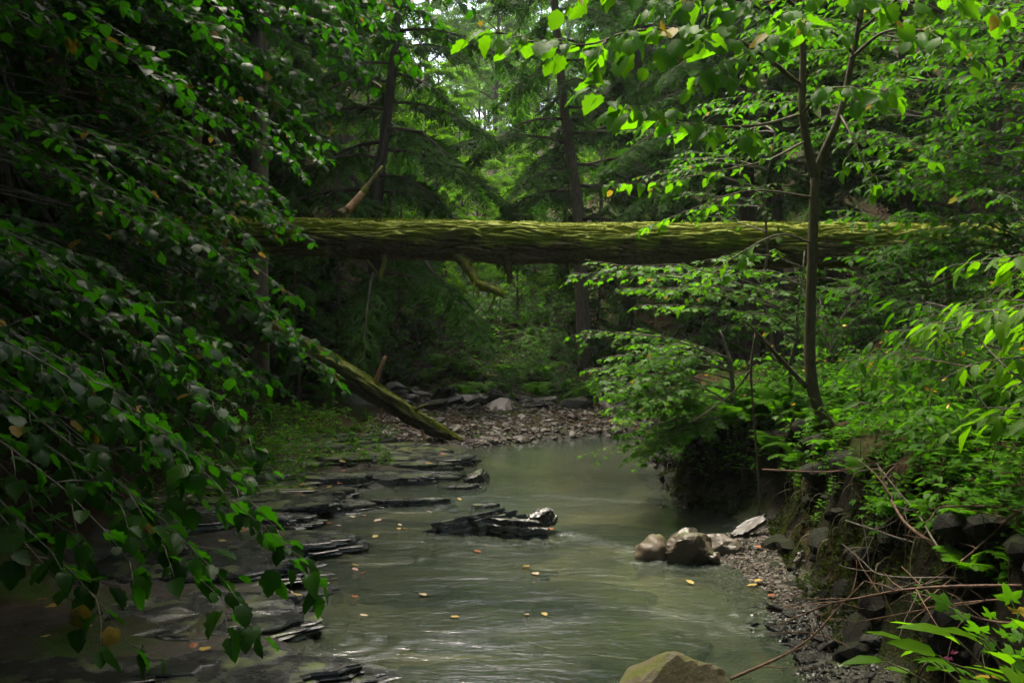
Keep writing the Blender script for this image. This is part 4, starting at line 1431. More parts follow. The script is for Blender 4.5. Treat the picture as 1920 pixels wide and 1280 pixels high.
# left ledge: small bright herbs at the foot of the slope
LLH = {'seedling': ('maple_seedling', 'small lobed leaf seedling on the mossy left ledge', 'seedling', 'seedlings on the left ledge'),
       'jewel': ('jewelweed_plant', 'little leafy herb at the foot of the left slope', 'herb', 'herbs at the foot of the left slope'),
       'nettle': ('nettle_plant', 'low narrow leaved herb on the mossy left ledge', 'herb', 'narrow leaved herbs on the left ledge')}
pts_.clear(); n_ = 0
for it in range(3000):
    if n_ >= 85: break
    y = rh.uniform(10.2, 16.5)
    xs_ = np.interp(y, YK, XSk); xl_ = np.interp(y, YK, XLw)
    x = xs_ - .3 + rh.uniform(0, 1) ** 1.6 * min(2.0, xl_ - xs_ - .2)
    if fbm(np.array(x * 1.1), np.array(y * 1.1), 5., 2) < -.12 or not free(x, y, .17): continue
    kind = rh.choice(['jewel', 'nettle', 'seedling'], p=[.45, .25, .3])
    put_herb(kind, int(rh.integers(0, 4)), x, y, rh.uniform(0, 6.28), rh.uniform(.35, .65), *LLH[kind], mat='bright' if rh.uniform() < .4 else None)
    n_ += 1
# left slope herbs seen through the shrubs
for i in range(26):
    y = rh.uniform(7, 15); x = np.interp(y, YK, XSk) - rh.uniform(.2, 2.2)
    put_herb('nettle' if i % 2 else 'jewel', int(rh.integers(0, 4)), x, y, rh.uniform(0, 6.28), rh.uniform(.7, 1), 'slope_herb', 'shaded leafy herb growing on the steep left slope', 'herb', 'herbs on the left slope')
# shrubs of the valley floor behind the log
VL = ('leafy dark green shrub on the valley side beyond the pool', 'shrubs beyond the pool')
pts_.clear(); n_ = 0
for it in range(3000):
    if n_ >= 130: break
    d = rh.uniform(19.5, 36); px = rh.uniform(430, 1500) if n_ < 80 else rh.uniform(740, 1080)
    x = (px - 960) / FPX * d
    if not free(x, d, .6): continue
    put_herb('shrub', int(rh.integers(0, 4)), x, d, rh.uniform(0, 6.28), rh.uniform(.55, 1.15), 'understory_shrub', VL[0], 'shrub', VL[1], 'herb' if rh.uniform() < .35 else None)
    n_ += 1
for i in range(34):
    y = rh.uniform(11, 21); x = rh.uniform(4.6, 10)
    put_herb('shrub', int(rh.integers(0, 4)), x, y, rh.uniform(0, 6.28), rh.uniform(.7, 1.2), 'understory_shrub', 'leafy shrub on the upper right slope behind the log', 'shrub', 'shrubs on the upper right slope')
for i in range(16):
    d = rh.uniform(19.3, 22); x = rh.uniform(-2.5, 1.8)
    put_fern(x, d, rh.uniform(.45, .7), 400 + i, 'green fern clump at the foot of the valley side beyond the gravel', 'ferns beyond the gravel bar', 7)


# low ground cover and moss: uncountable
def cover(name, label, N, fx, leaf, mat, seed, tpl=SMALLW, up=.5):
    r = np.random.default_rng(seed)
    x, y = fx(r, N)
    z = H(x, y)
    keep = fbm(x * 1.3, y * 1.3, 9.0, 3) > -.25
    x, y, z = x[keep], y[keep], z[keep]
    n = len(x)
    az = r.uniform(0, 6.28, n)
    d = np.stack([np.cos(az), np.sin(az), r.uniform(-.1, up, n)], -1)
    p = np.stack([x, y, z + r.uniform(.0, leaf * 1.2, n)], -1)
    mb = MB(); inst(mb, tpl, p, frame(d, UPV + r.normal(0, .35, (n, 3))), leaf * r.uniform(.5, 1.3, n))
    o = ob(name, mb.mesh(name), M[mat], kind='stuff')
    o['label'] = label; o['category'] = 'ground cover'
    return o


def f_right(r, N):
    y = r.uniform(3.0, 13, N); return np.interp(y, YK, XBk) + np.where(y < 8.5, .32, .2) + r.uniform(0, 1, N) ** 1.7 * 5, y


def f_left(r, N):
    y = r.uniform(9.5, 17, N); return np.interp(y, YK, XSk) - 1.2 + r.uniform(0, 1, N) * 2.3, y


def f_valley(r, N):
    y = r.uniform(19, 34, N); return r.uniform(-.28, .28, N) * y - .03 * y, y


def f_slope(r, N):
    y = r.uniform(4, 17, N); return np.interp(y, YK, XSk) - r.uniform(0.2, 4, N), y


cover('ground_cover', 'carpet of small green leaves over the right terrace', 26000, f_right, .055, 'herb', 1)
cover('ground_cover', 'patchy small leaves over the mossy left ledge', 9000, f_left, .042, 'bright', 2)
cover('ground_cover', 'low green growth over the valley floor beyond the pool', 20000, f_valley, .09, 'shrub', 3)
cover('leaf_litter', 'brown fallen leaves strewn over the valley sides', 9000, f_valley, .09, 'litter', 4, SMALLW, .2)
cover('leaf_litter', 'dark litter and seedlings over the steep left slope', 9000, f_slope, .07, 'shrub', 5)


# ------------------------------------------------------------------ rocks
def slab_mesh(a, b, th, layers, seed, n=40, jag=.34, tiltx=0.0, tilty=0.0, angular=.5):
    """a split slate block: stacked leaves with ragged edges"""
    r = np.random.default_rng(seed)
    ang = np.sort(np.linspace(0, 2 * np.pi, n, endpoint=False) + r.uniform(-.4, .4, n) * 2 * np.pi / n)
    k = r.integers(5, 8)
    ph = r.uniform(0, 6.28)
    poly = np.cos(np.pi / k) / np.cos(((ang + ph) % (2 * np.pi / k)) - np.pi / k)
    base = poly ** angular * (1 + jag * .5 * r.normal(0, 1, n) * .4)
    mb = MB()
    z0 = -th * .5
    hs = r.dirichlet(np.full(layers, 4.0)) * th
    for l in range(layers):
        f = 1 - .07 * l * r.uniform(.4, 1.3) + r.normal(0, .025)
        rr = base * f * (1 + jag * .28 * pn(np.cos(ang) * 3 + l * 7 + seed, np.sin(ang) * 3) + r.normal(0, .018, n))
        ex, ey = r.normal(0, .025 * a), r.normal(0, .025 * b)
        X, Y = np.cos(ang) * a * rr + ex, np.sin(ang) * b * rr + ey
        h = hs[l]
        zn = lambda x, y: .10 * th * pn(x * 4 / max(a, .2) + seed, y * 4 / max(a, .2), l)
        rings = [(1.0, z0), (1.012, z0 + h * .55), (.985, z0 + h * .96), (.72, z0 + h), (.36, z0 + h)]
        V = []
        for q, z in rings:
            V.append(np.stack([X * q, Y * q, z + zn(X * q, Y * q)], -1))
        V.append(np.array([[ex, ey, z0 + h]]))
        V = np.concatenate(V)
        j = np.arange(n); jn = (j + 1) % n
        Q = np.concatenate([np.stack([i * n + j, i * n + jn, (i + 1) * n + jn, (i + 1) * n + j], -1) for i in range(4)])
        T = np.stack([4 * n + j, 4 * n + jn, np.full(n, 5 * n)], -1)
        mb.add(V, [Q, T])
        z0 += h * .97
    me = mb.mesh('slab', smooth=False)
    return me


def put_slab(x, y, z, a, b, th, layers, seed, rz, tx, ty, mat, name, label, cat='rock', group=None):
    o = ob(name, slab_mesh(a, b, th, layers, seed), M[mat], loc=(x, y, z))
    o.rotation_euler = (tx, ty, rz)
    return tag(o, label, cat, group)


def boulder_mesh(seed, sx, sy, sz, rough=.28, ang=.0, V=None, F=None):
    V = IV3 if V is None else V
    F = IF3 if F is None else F
    n = fbm(V[:, 0] * 1.1 + seed, V[:, 1] * 1.1, V[:, 2] * 1.1 + seed * .7, 4)
    r = 1 + rough * n
    if ang:
        rr = np.random.default_rng(seed)
        for _ in range(9):
            nv = nrm(rr.normal(size=3)); c = rr.uniform(.62, .85)
            d = V @ nv
            r = np.minimum(r, np.where(d > .05, c / np.maximum(d, .05), 9) + .03 * n)
    return mk('boulder', V * r[:, None] * np.array([sx, sy, sz]), [F], smooth=not ang)


def put_rock(px, py, d, sx, sy, sz, seed, mat, name, label, ang=0, rz=0, z=None, cat='rock', group=None, rough=.28):
    p = P(px, py, d)
    o = ob(name, boulder_mesh(seed, sx, sy, sz, rough, ang), M[mat], loc=(p[0], p[1], p[2] if z is None else z))
    o.rotation_euler = (0, 0, rz)
    return tag(o, label, cat, group)


# the split slate ledge standing in mid stream
put_slab(-.40, 9.15, .08, .52, .19, .22, 6, 3, .1, -.2, -.2, 'slate', 'slate_rock', 'dark tilted slate slab like a wedge in mid stream')
put_slab(.04, 9.0, .07, .38, .2, .24, 8, 9, -.2, -.1, .04, 'slate', 'slate_rock', 'ragged layered slate block at the end of the wedge in mid stream')
put_slab(.27, 9.12, .17, .16, .12, .14, 5, 14, .4, .1, -.3, 'slate', 'slate_rock', 'small upturned slate piece on the ragged block in mid stream')
put_slab(.5, 9.35, .0, .36, .09, .07, 3, 17, .35, 0, 0, 'slate', 'slate_rock', 'thin slate rim running upstream from the ragged block')
put_slab(-1.12, 10.45, .05, .56, .17, .12, 3, 21, .12, -.06, 0, 'slate', 'slate_rock', 'long flat slate step with water spilling over it')
put_slab(-.62, 11.3, .06, .3, .13, .1, 4, 25, -.2, .05, -.1, 'slate', 'slate_rock', 'grooved slate piece pointing into the pool')
put_slab(-.42, 11.75, .1, .16, .1, .16, 4, 27, .3, .1, -.45, 'slate', 'slate_rock', 'black upturned slate tip at the outlet of the pool')
put_slab(-.28, 10.35, .04, .16, .1, .07, 3, 29, .3, 0, 0, 'slate', 'slate_rock', 'low broken slate lump between step and wedge')
put_slab(-1.95, 6.15, .05, .86, .62, .26, 5, 33, .38, .03, .03, 'slate', 'slate_rock', 'broad wet slate shelf under the trailing bough', 'rock')
put_slab(-1.72, 7.15, -.02, .5, .34, .16, 4, 35, .2, 0, .02, 'slate', 'slate_rock', 'wet slate shelf just upstream of the broad one')
put_slab(-1.55, 5.3, .03, .42, .3, .14, 4, 37, .5, .06, .05, 'slate', 'slate_rock', 'small wet slate shelf downstream of the broad one')
rs = np.random.default_rng(61)
pts_.clear(); n_ = 0
for it in range(4000):
    if n_ >= 44: break
    y = rs.uniform(5.0, 15.0)
    xl_ = np.interp(y, YK, XLw); xs_ = np.interp(y, YK, XSk)
    x = xl_ - .15 - rs.uniform(0, 1) * max(.3, xl_ - xs_ - .2)
    if y < 8.8 and rs.uniform() < .65: continue
    if not free(x, y, .34): continue
    a = rs.uniform(.4, 1.0)
    th_ = rs.uniform(.08, .15)
    put_slab(x, y, ground_z(x, y) + .035 - th_ * .5 + rs.uniform(-.02, .03), a, a * rs.uniform(.3, .55), th_, int(rs.integers(3, 6)), 500 + n_, rs.normal(.15, .22), rs.normal(0, .025), rs.normal(0, .03),
             'ledge' if x < xl_ - .6 and y > 9.5 else 'slate', 'slate_rock', 'flat layered slate slab of the left ledge strewn with leaves', 'rock', 'slabs of the left ledge')
    n_ += 1

# boulders at the right shore
put_rock(1224, 1042, 8.15, .15, .17, .16, 2, 'sandstone', 'boulder', 'rounded brown boulder at the edge of the stream', 0, .3)
put_rock(1290, 1040, 8.05, .225, .2, .2, 5, 'sandstone', 'boulder', 'angular tan boulder beside the rounded one', 1, .2)
put_rock(1345, 1030, 8.3, .21, .17, .13, 7, 'stone', 'boulder', 'dark sloping rock behind the tan boulder', 1, -.3)
put_rock(1284, 1004, 8.75, .13, .12, .08, 11, 'stone', 'boulder', 'grey flat rock upstream of the tan boulder', 1, .1)
put_rock(1338, 1046, 7.95, .07, .07, .05, 12, 'stone', 'boulder', 'pale grey stone on the gravel beside the tan boulder', 1, .6)
put_rock(1384, 1033, 8.2, .075, .06, .05, 15, 'stone', 'boulder', 'pale stone wedged at the top of the gravel', 1, .2)
put_slab(2.06, 8.6, .2, .2, .06, .05, 2, 44, .35, .5, -.4, 'stone', 'flat_rock', 'long pale slab leaning on the bank above the gravel')
put_rock(1416, 1162, 6.65, .06, .05, .045, 18, 'slate', 'wet_stone', 'wet dark stone in the shallows, upstream one of two', 1)
put_rock(1414, 1190, 6.35, .055, .05, .05, 19, 'slate', 'wet_stone', 'wet dark stone in the shallows, downstream one of two', 1)
fr_ = put_rock(1262, 1292, 4.95, .3, .26, .19, 23, 'mossrock', 'mossy_rock', 'tan mossy rock standing in the stream in the foreground', 1, .1)
bp = put_slab(P(1300, 1262, 4.8)[0], 4.78, .2, .1, .045, .03, 2, 47, -.5, .5, .1, 'rawwood', 'bark_piece', 'brown splinter of wood lying on the mossy foreground rock', 'wood')
put_rock(1195, 1060, 8.0, .05, .05, .04, 29, 'sandstone', 'wet_stone', 'small brown stone splashed by the current', 1)

# stones of the right bank face and shore
ST = [boulder_mesh(700 + i, 1, 1, .7, .3, 1, IV1, IF1) for i in range(6)]
for m_ in ST: m_.materials.append(M['bankstone'])
SG = [boulder_mesh(720 + i, 1, .8, .42, .3, 1, IV1, IF1) for i in range(6)]
for m_ in SG: m_.materials.append(M['stone'])
SD = [boulder_mesh(740 + i, 1, .75, .4, .3, 1, IV1, IF1) for i in range(5)]
for m_ in SD: m_.materials.append(M['shore'])


def stone(me, x, y, z, s, r, name, label, cat, group):
    o = ob(name, me, None, loc=(x, y, z))
    o.rotation_euler = (r.normal(0, .25), r.normal(0, .25), r.uniform(0, 6.28))
    o.scale = (s * r.uniform(.8, 1.25), s * r.uniform(.8, 1.2), s * r.uniform(.7, 1.1))
    return tag(o, label, cat, group)


for i in range(120):
    y = 4.2 + 11 * rs.uniform(0, 1) ** 1.3
    xb_ = np.interp(y, YK, XBk)
    x = xb_ + rs.uniform(-.1, .4)
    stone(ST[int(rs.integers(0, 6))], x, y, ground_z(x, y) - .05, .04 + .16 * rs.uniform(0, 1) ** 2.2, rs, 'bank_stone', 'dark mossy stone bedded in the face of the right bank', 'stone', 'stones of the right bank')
for i in range(70):
    y = rs.uniform(4.6, 7.2); xb_ = np.interp(y, YK, XBk); xr_ = np.interp(y, YK, XRw)
    x = rs.uniform(xr_ - .1, xb_ + .05)
    stone(SD[int(rs.integers(0, 5))], x, y, max(ground_z(x, y), -.02) + .005, rs.uniform(.03, .10), rs, 'shore_stone', 'wet flat stone on the dark shore below the right bank', 'stone', 'wet stones on the right shore')
for i in range(95):
    y = rs.uniform(7.0, 8.9); xb_ = np.interp(y, YK, XBk); xr_ = np.interp(y, YK, XRw)
    x = rs.uniform(xr_ + .03, xb_)
    stone(SG[int(rs.integers(0, 6))], x, y, ground_z(x, y) + .004, rs.uniform(.014, .045), rs, 'pebble', 'larger pebble lying on the gravel beside the boulders', 'pebble', 'pebbles on the right gravel')
for i in range(240):
    y = 15.0 + 3.6 * rs.uniform(0, 1); xl_ = np.interp(y, YK, XLw)
    x = rs.uniform(-2.0, xl_ - .02)
    stone(SG[int(rs.integers(0, 6))], x, y, ground_z(x, y) + .01, rs.uniform(.035, .1) * (1.5 if rs.uniform() < .1 else 1), rs, 'bar_stone', 'stone lying on the gravel bar at the head of the pool', 'stone', 'stones of the far gravel bar')
for i in range(46):
    y = rs.uniform(17.6, 19.8); x = rs.uniform(-3.4, 2.6)
    stone((SD if rs.uniform() < .6 else SG)[int(rs.integers(0, 5))], x, y, ground_z(x, y) + .02, rs.uniform(.16, .42), rs, 'dark_rock', 'dark angular rock piled behind the gravel bar', 'rock', 'rocks behind the gravel bar')
put_slab(-1.65, 17.6, .34, .55, .3, .12, 2, 88, .2, .12, .12, 'stone', 'flat_rock', 'blue grey flat slab behind the foot of the leaning log')


def gravel(name, label, N, fx, s0, s1, mat, seed):
    r = np.random.default_rng(seed)
    x, y = fx(r, N)
    z = H(x, y)
    mb = MB()
    for v in range(5):
        q = np.arange(len(x)) % 5 == v
        tv = IV * (1 + .35 * np.random.default_rng(v + seed).normal(size=(12, 1))) * np.array([1, .8, .45])
        n = q.sum()
        az = r.uniform(0, 6.28, n)
        d = np.stack([np.cos(az), np.sin(az), r.normal(0, .15, n)], -1)
        inst(mb, (tv, IF, np.zeros((0, 4), int), np.zeros((12, 2))), np.stack([x[q], y[q], z[q] + .002], -1), frame(d, UPV + r.normal(0, .2, (n, 3))), s0 + (s1 - s0) * r.uniform(0, 1, n) ** 2.5)
    o = ob(name, mb.mesh(name, smooth=False), M[mat], kind='stuff')
    o['label'] = label; o['category'] = 'gravel'


def pebble_mat():
    m, n, out = newmat('pebble_mix')
    g = NG(n); ge = g('NewGeometry')
    c = g.ramp(ge.outputs['Random Per Island'], [(0, (.014, .011, .007)), (.45, (.036, .027, .017)), (.75, (.06, .038, .022)), (.95, (.1, .085, .065)), (1, (.2, .18, .155))])
    pr = g('BsdfPrincipled', ins={'Base Color': c, 'Roughness': .5, 'Specular IOR Level': .25})
    n.links.new(pr.outputs[0], out.inputs[0]); return m


M['pebbles'] = pebble_mat()


def f_bar(r, N):
    y = r.uniform(14.85, 18.8, N); xl_ = np.interp(y, YK, XLw); return -2.3 + (xl_ + 2.35) * r.uniform(0, 1, N), y


def f_shore(r, N):
    y = r.uniform(6.7, 9.0, N); a, b = np.interp(y, YK, XRw), np.interp(y, YK, XBk); return a - .06 + (b - a + .1) * r.uniform(0, 1, N), y


def f_shore2(r, N):
    y = r.uniform(4.3, 6.9, N); a, b = np.interp(y, YK, XRw), np.interp(y, YK, XBk); return a - .1 + (b - a + .15) * r.uniform(0, 1, N), y


gravel('gravel', 'fine wet gravel of the bar at the head of the pool', 7000, f_bar, .012, .055, 'pebbles', 5)
gravel('gravel', 'fine wet gravel beside the boulders on the right shore', 7000, f_shore, .006, .024, 'pebbles', 6)
gravel('gravel', 'dark gravel along the foot of the right bank', 2500, f_shore2, .006, .03, 'shore', 7)

# slate beds under the water
for i, (x, y, a, b, rz) in enumerate([(-.6, 7.9, .9, .5, .15), (.35, 7.4, .8, .42, -.1), (-.5, 6.7, .8, .4, .3), (.6, 6.3, .7, .4, -.2), (-.2, 5.6, .8, .36, .15), (.9, 5.5, .5, .3, .4), (-1.0, 9.2, .7, .34, .1), (.9, 9.6, .6, .3, -.2), (-.1, 4.7, .9, .4, .1)]):
    put_slab(x, y, -.075, a, b, .09, 3, 820 + i, rz, rs.normal(0, .015), rs.normal(0, .015), 'bedrock', 'slate_rock', 'sunken slate bed showing dimly through the shallow stream', 'rock', 'sunken slate beds')

# ------------------------------------------------------------------ fallen leaves on water and stone
FL = {}
for k in ('fallen_y', 'fallen_o', 'fallen_p'):
    FL[k] = []
    for s in range(3):
        t = leaf_tpl([0, .15, .38, .62, .84, 1], np.array([.03, .25, .36, .31, .17, .01]), [.12, -.1, .2][s], [.05, .12, -.08][s], .06, .02, 1, s + 9)
        me = mk('fallen_leaf', t[0], [t[2]], t[3]); me.materials.append(M[k]); FL[k].append(me)
NM = {'fallen_y': 'yellow', 'fallen_o': 'orange brown', 'fallen_p': 'pale tan'}


def fleaf(x, y, z, k, where, size):
    o = ob('fallen_leaf', FL[k][int(rs.integers(0, 3))], None, loc=(x, y, z))
    o.rotation_euler = (rs.normal(0, .1), rs.normal(0, .1), rs.uniform(0, 6.28))
    o.scale = (size, size, size)
    tag(o, f'{NM[k]} fallen leaf {where}', 'leaf', f'{NM[k]} leaves {where}')


def on_ray(px, py, z0):
    d = (CAM_H - z0) * FPX / (py - HOR)
    return (px - 960) / FPX * d, d


WL = [(700, 1013, 'fallen_y'), (660, 1060, 'fallen_y'), (750, 997, 'fallen_y'), (622, 1085, 'fallen_y'), (616, 1092, 'fallen_p'), (790, 1113, 'fallen_p'), (675, 1153, 'fallen_p'), (845, 1157, 'fallen_y'), (990, 1154, 'fallen_p'),
      (1018, 1150, 'fallen_y'), (980, 1066, 'fallen_y'), (1008, 1080, 'fallen_p'), (640, 1245, 'fallen_y'), (685, 1073, 'fallen_o'), (665, 1118, 'fallen_o'), (888, 1038, 'fallen_o'), (660, 1067, 'fallen_o'), (800, 963, 'fallen_p'),
      (748, 987, 'fallen_p'), (763, 996, 'fallen_o'), (662, 975, 'fallen_p'), (684, 972, 'fallen_o'), (715, 978, 'fallen_p'), (640, 1015, 'fallen_p'), (655, 1030, 'fallen_o'), (632, 1035, 'fallen_p'), (860, 942, 'fallen_y'), (640, 990, 'fallen_p'),
      (595, 1030, 'fallen_o'), (560, 1040, 'fallen_p'), (580, 1060, 'fallen_y'), (545, 1075, 'fallen_o'), (590, 975, 'fallen_p'), (610, 985, 'fallen_o'), (570, 1010, 'fallen_y'), (1026, 993, 'fallen_o'), (1300, 1100, 'fallen_y')]
for px, py, k in WL:
    x, y = on_ray(px, py, .03)
    z = max(float(water_z(np.array(x), np.array(y))), ground_z(x, y)) + .012
    fleaf(x, y, z, k, 'floating on the stream', rs.uniform(.045, .085))
for i in range(75):
    y = rs.uniform(5.3, 15); xl_ = np.interp(y, YK, XLw); xs_ = np.interp(y, YK, XSk)
    x = rs.uniform(max(xs_, -.5 * y), xl_ - .05)
    z = max(float(water_z(np.array(x), np.array(y))), ground_z(x, y)) + .075
    fleaf(x, y, z, str(rs.choice(['fallen_y', 'fallen_o', 'fallen_p'], p=[.35, .4, .25])), 'on the slate of the left ledge', rs.uniform(.06, .1))
for px, py, k in [(1420, 1080, 'fallen_y'), (1428, 1075, 'fallen_y'), (1405, 1142, 'fallen_y'), (1435, 1150, 'fallen_y'), (1450, 1100, 'fallen_o'), (1420, 1026, 'fallen_o'), (1395, 995, 'fallen_o'), (1412, 1005, 'fallen_p')]:
    x, y = on_ray(px, py, .12)
    fleaf(x, y, ground_z(x, y) + .03, k, 'on the gravel below the right bank', rs.uniform(.05, .08))

# ------------------------------------------------------------------ dead branches and vines on the right
def dead(name, pts, r0, label, mat='twig', nt=5, seed=0, tw=.3):
    nt = int(nt * 1.4)
    r = np.random.default_rng(seed)
    path = wob(spline([P(*q) for q in pts], 26), .02, r, 2)
    base = path[0]
    o = empty(name, base, label, 'branch')
    r0 = r0 * 1.15
    V, F, U = tube(path, r0, r0 * .35, 7)
    ob('stem', mk('stem', V - base, F, U), M[mat], o)
    for i in range(nt):
        p, t, _ = along(path, [r.uniform(.2, .95)])
        d = nrm(t[0] * .6 + r.normal(0, .55, 3))
        l = tw * r.uniform(.4, 1.1)
        q = wob(bez(p[0], p[0] + d * l * .5, p[0] + d * l + r.normal(0, .25, 3) * l, 7), l * .1, r, 3)
        V, F, U = tube(q, r0 * .42, r0 * .15, 5)
        ob('twig', mk('twig', V - base, F, U), M[mat], o)


dead('dead_branch', [(1800, 1066, 4.9), (1750, 1021, 5.1), (1700, 981, 5.3), (1666, 927, 5.5), (1648, 876, 5.6)], .012, 'red brown dead branch rising steeply against the right bank', nt=3, seed=1)
dead('dead_branch', [(1770, 1042, 4.95), (1717, 964, 5.3), (1643, 868, 5.6)], .006, 'thin grey twig beside the red brown dead branch', 'greytwig', 2, 2)
dead('dead_branch', [(1990, 1100, 4.3), (1900, 1098, 4.4), (1800, 1099, 4.5), (1710, 1102, 4.6), (1650, 1112, 4.8), (1566, 1130, 5.0), (1515, 1147, 5.2), (1450, 1175, 5.5)], .0085, 'long brown dead branch reaching out level over the shore', nt=9, seed=3, tw=.28)
dead('dead_branch', [(1960, 1122, 4.4), (1850, 1128, 4.5), (1780, 1132, 4.6), (1700, 1147, 4.8), (1610, 1164, 5.0)], .006, 'slender dead branch just beneath the long level one', nt=6, seed=4, tw=.25)
dead('dead_branch', [(1960, 925, 4.6), (1900, 966, 4.7), (1850, 1010, 4.75), (1790, 1062, 4.8)], .008, 'dead branch slanting down from the ferny terrace', nt=5, seed=5)
dead('dead_branch', [(1920, 960, 4.6), (1850, 950, 4.7), (1790, 948, 4.75), (1760, 951, 4.8), (1745, 970, 4.8)], .006, 'crooked twig with hooked end on the right bank', nt=3, seed=6, tw=.18)
dead('dead_branch', [(1370, 1272, 5.2), (1441, 1240, 5.3), (1515, 1196, 5.3), (1569, 1142, 5.3), (1620, 1090, 5.3)], .008, 'dead branch dipping into the water from the right bank', nt=6, seed=7, tw=.3)
dead('dead_branch', [(1960, 1085, 4.7), (1784, 1082, 4.9), (1660, 1078, 5.1), (1616, 1050, 5.2), (1580, 1020, 5.3)], .006, 'bent grey twig against the dark face of the bank', 'greytwig', 5, 8)
dead('dead_branch', [(1728, 1132, 4.8), (1784, 1085, 4.9), (1820, 1062, 4.9), (1860, 1050, 4.9)], .005, 'short twig crossing the long level branch', nt=3, seed=9, tw=.2)
dead('dead_branch', [(1940, 1170, 4.2), (1850, 1160, 4.4), (1760, 1125, 4.6), (1690, 1062, 4.9)], .006, 'arched brown twig behind the foreground maple leaves', nt=5, seed=10, tw=.25)
dead('dead_branch', [(1585, 975, 5.9), (1660, 1000, 5.7), (1720, 1020, 5.5), (1800, 1080, 5.2)], .005, 'hair thin twig hanging across the mossy bank', 'greytwig', 4, 11)
dead('dead_branch', [(1430, 880, 7.4), (1560, 884, 7.0), (1640, 868, 6.6), (1760, 880, 6.2), (1880, 870, 6.0)], .006, 'twig lying along the rim of the right terrace', nt=5, seed=12, tw=.3)
dead('vine_stem', [(1990, 760, 5.0), (1900, 700, 5.2), (1840, 640, 5.4), (1795, 590, 5.5), (1770, 575, 5.6), (1735, 566, 5.7)], .006, 'arching pale cane above the terrace herbs', 'greytwig', 2, 13)
dead('vine_stem', [(1960, 860, 5.2), (1880, 795, 5.4), (1820, 725, 5.5), (1770, 660, 5.6), (1735, 610, 5.7)], .006, 'straight cane slanting through the terrace herbs', 'greytwig', 2, 14)
dead('vine_stem', [(1960, 708, 5.4), (1880, 698, 5.5), (1780, 682, 5.7), (1700, 668, 5.9), (1640, 652, 6.0)], .005, 'level reddish cane in the terrace herbs', 'twig', 2, 15)
dead('vine_stem', [(1640, 830, 6.8), (1650, 805, 6.8), (1680, 780, 6.7), (1672, 765, 6.7)], .006, 'short yellowish curved stem near the foot of the sapling', 'twig', 1, 16, .15)

# foreground herbs at the lower right corner
fg = Plant(900)
for e_ in [(1700, 1205, 3.0), (1660, 1235, 2.9), (1790, 1195, 2.9), (1850, 1215, 2.8), (1760, 1225, 2.8), (1900, 1250, 2.7), (1930, 1190, 2.8)]:
    b_ = np.array([1.62, 2.9, .55]); t_ = P(*e_)
    pa = wob(bez(b_, (b_ + t_) / 2 + [0, 0, .12], t_, 10), .04, fg.r)
    fg.part('stem').add(*tube(pa, .005, .002, 5))
    fg.leaves(pa, .1, .17, .5, .8, .25, .25)
fg.build('jewelweed_plant', 'long leaved green herb with pink flower in the lower foreground', 'herb', (1.62, 2.9, ground_z(1.62, 2.9)), LANCE, M['bright'], M['sapbark'])
fo = bpy.data.objects.get([o.name for o in COL.objects if o.get('label', '').startswith('long leaved green')][0])
flower(fo, Vector(P(1790, 1226, 2.75)) - fo.location, .022, 'pink', rh)
flower(fo, Vector(P(1778, 1236, 2.75)) - fo.location, .018, 'pink', rh)
mp_ = Plant(901)
for e_ in [(1795, 1150, 3.3), (1870, 1165, 3.2), (1900, 1140, 3.2), (1850, 1190, 3.1), (1915, 1180, 3.0), (1780, 1240, 3.1), (1880, 1265, 2.9)]:
    b_ = np.array([1.75, 3.2, .6]); t_ = P(*e_)
    pa = wob(bez(b_, (b_ + t_) / 2 + [0, 0, .1], t_, 8), .03, mp_.r)
    mp_.part('stem').add(*tube(pa, .004, .002, 5))
    mp_.leaves(pa, .07, .12, .55, .8, .1, .25)
mp_.build('maple_seedling', 'bright lobed maple leaves low in the right foreground', 'seedling', (1.75, 3.2, ground_z(1.75, 3.2)), MAPLE, M['maple'], M['sapbark'])


# moss and trailing roots on the face of the right bank
def f_face(r, N):
    y = 4 + 10 * r.uniform(0, 1, N); return np.interp(y, YK, XBk) + r.uniform(-.05, .42, N), y


cover('bank_moss', 'dark moss tufts on the face of the right bank', 34000, f_face, .03, 'bankmoss', 8, SMALL, .9)


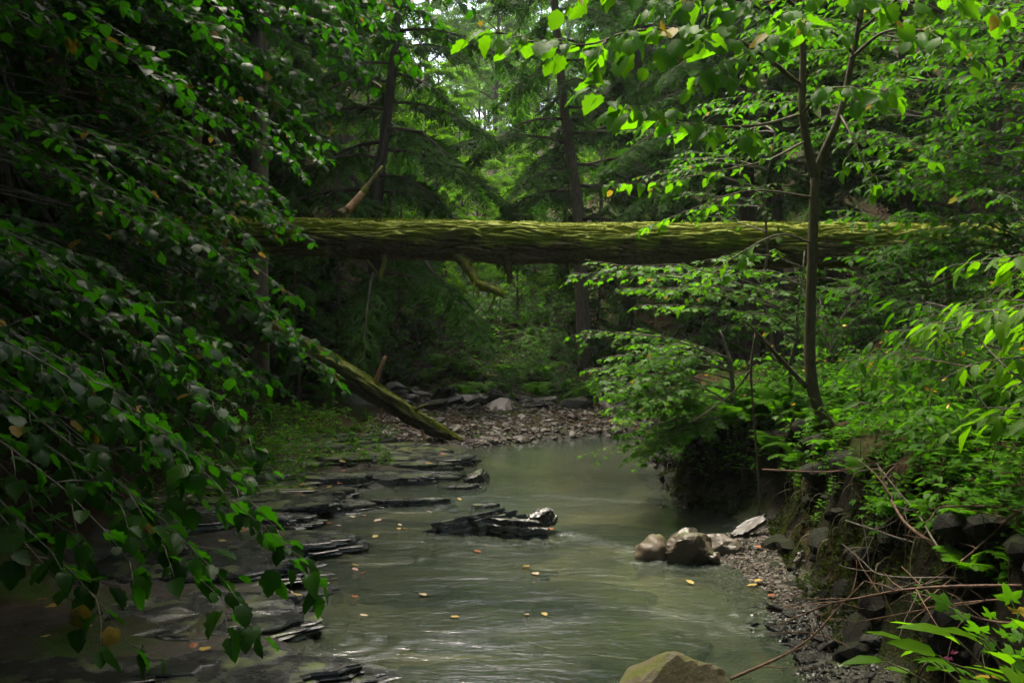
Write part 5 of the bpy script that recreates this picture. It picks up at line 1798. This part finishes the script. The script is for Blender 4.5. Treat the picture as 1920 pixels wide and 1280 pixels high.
# roots hanging from the rim of the right bank
rr_ = np.random.default_rng(77)
mb = MB()
for i in range(150):
    y = 4.4 + 9.5 * rr_.uniform(0, 1) ** 1.2
    xb_ = np.interp(y, YK, XBk)
    z1 = ground_z(xb_ + .45, y)
    a = np.array([xb_ + rr_.uniform(.12, .4), y, 0]); a[2] = ground_z(a[0], y) + .01
    l = rr_.uniform(.12, .5)
    e = a + np.array([-rr_.uniform(.02, .16), rr_.normal(0, .12), -l])
    mb.add(*tube(wob(bez(a, a + [-.12, rr_.normal(0, .05), .03], e, 8), .05, rr_, 3), rr_.uniform(.003, .009), .001, 4))
o = ob('bank_roots', mb.mesh('bank_roots'), M['sapbark'], kind='stuff')
o['label'] = 'thin dark roots hanging down the face of the right bank'; o['category'] = 'roots'

for i in range(11):
    y = 4.7 + 5.5 * rr_.uniform(0, 1); xb_ = np.interp(y, YK, XBk)
    put_fern(xb_ + rr_.uniform(.28, .5), y, rr_.uniform(.16, .28), 600 + i, 'small fern spilling over the rim of the right bank', 'ferns on the rim of the right bank', 6)
for i in range(30):
    y = 4.7 + 7.5 * rr_.uniform(0, 1); xb_ = np.interp(y, YK, XBk)
    put_herb('seedling' if i % 2 else 'jewel', i % 4, xb_ + rr_.uniform(.2, .42), y, rr_.uniform(0, 6.28), rr_.uniform(.35, .6), 'rim_herb', 'little leafy plant clinging to the rim of the right bank', 'herb', 'plants on the rim of the right bank')

for i in range(60):
    y = rr_.uniform(9.6, 14.6); xb_ = np.interp(y, YK, XBk)
    x = xb_ + rr_.uniform(-.12, .3)
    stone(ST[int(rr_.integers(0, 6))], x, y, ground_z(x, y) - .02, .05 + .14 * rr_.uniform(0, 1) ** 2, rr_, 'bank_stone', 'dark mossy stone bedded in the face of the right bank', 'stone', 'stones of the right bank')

# ------------------------------------------------------------------ the misty air of the ravine
hz, hn, hout = newmat('haze_air')
pv = hn.nodes.new('ShaderNodeVolumePrincipled')
pv.inputs['Color'].default_value = (.86, .95, .88, 1)
pv.inputs['Density'].default_value = .0007
pv.inputs['Anisotropy'].default_value = .1
hn.links.new(pv.outputs[0], hout.inputs['Volume'])
hv_ = np.array([(sx, sy, sz) for sx in (-89, 89) for sy in (-39, 149) for sz in (-1.5, 75)], float)
hf = np.array([(0, 1, 3, 2), (4, 6, 7, 5), (0, 4, 5, 1), (2, 3, 7, 6), (0, 2, 6, 4), (1, 5, 7, 3)])
haze = ob('haze', mk('haze', hv_, [hf], smooth=False), hz, kind='stuff')
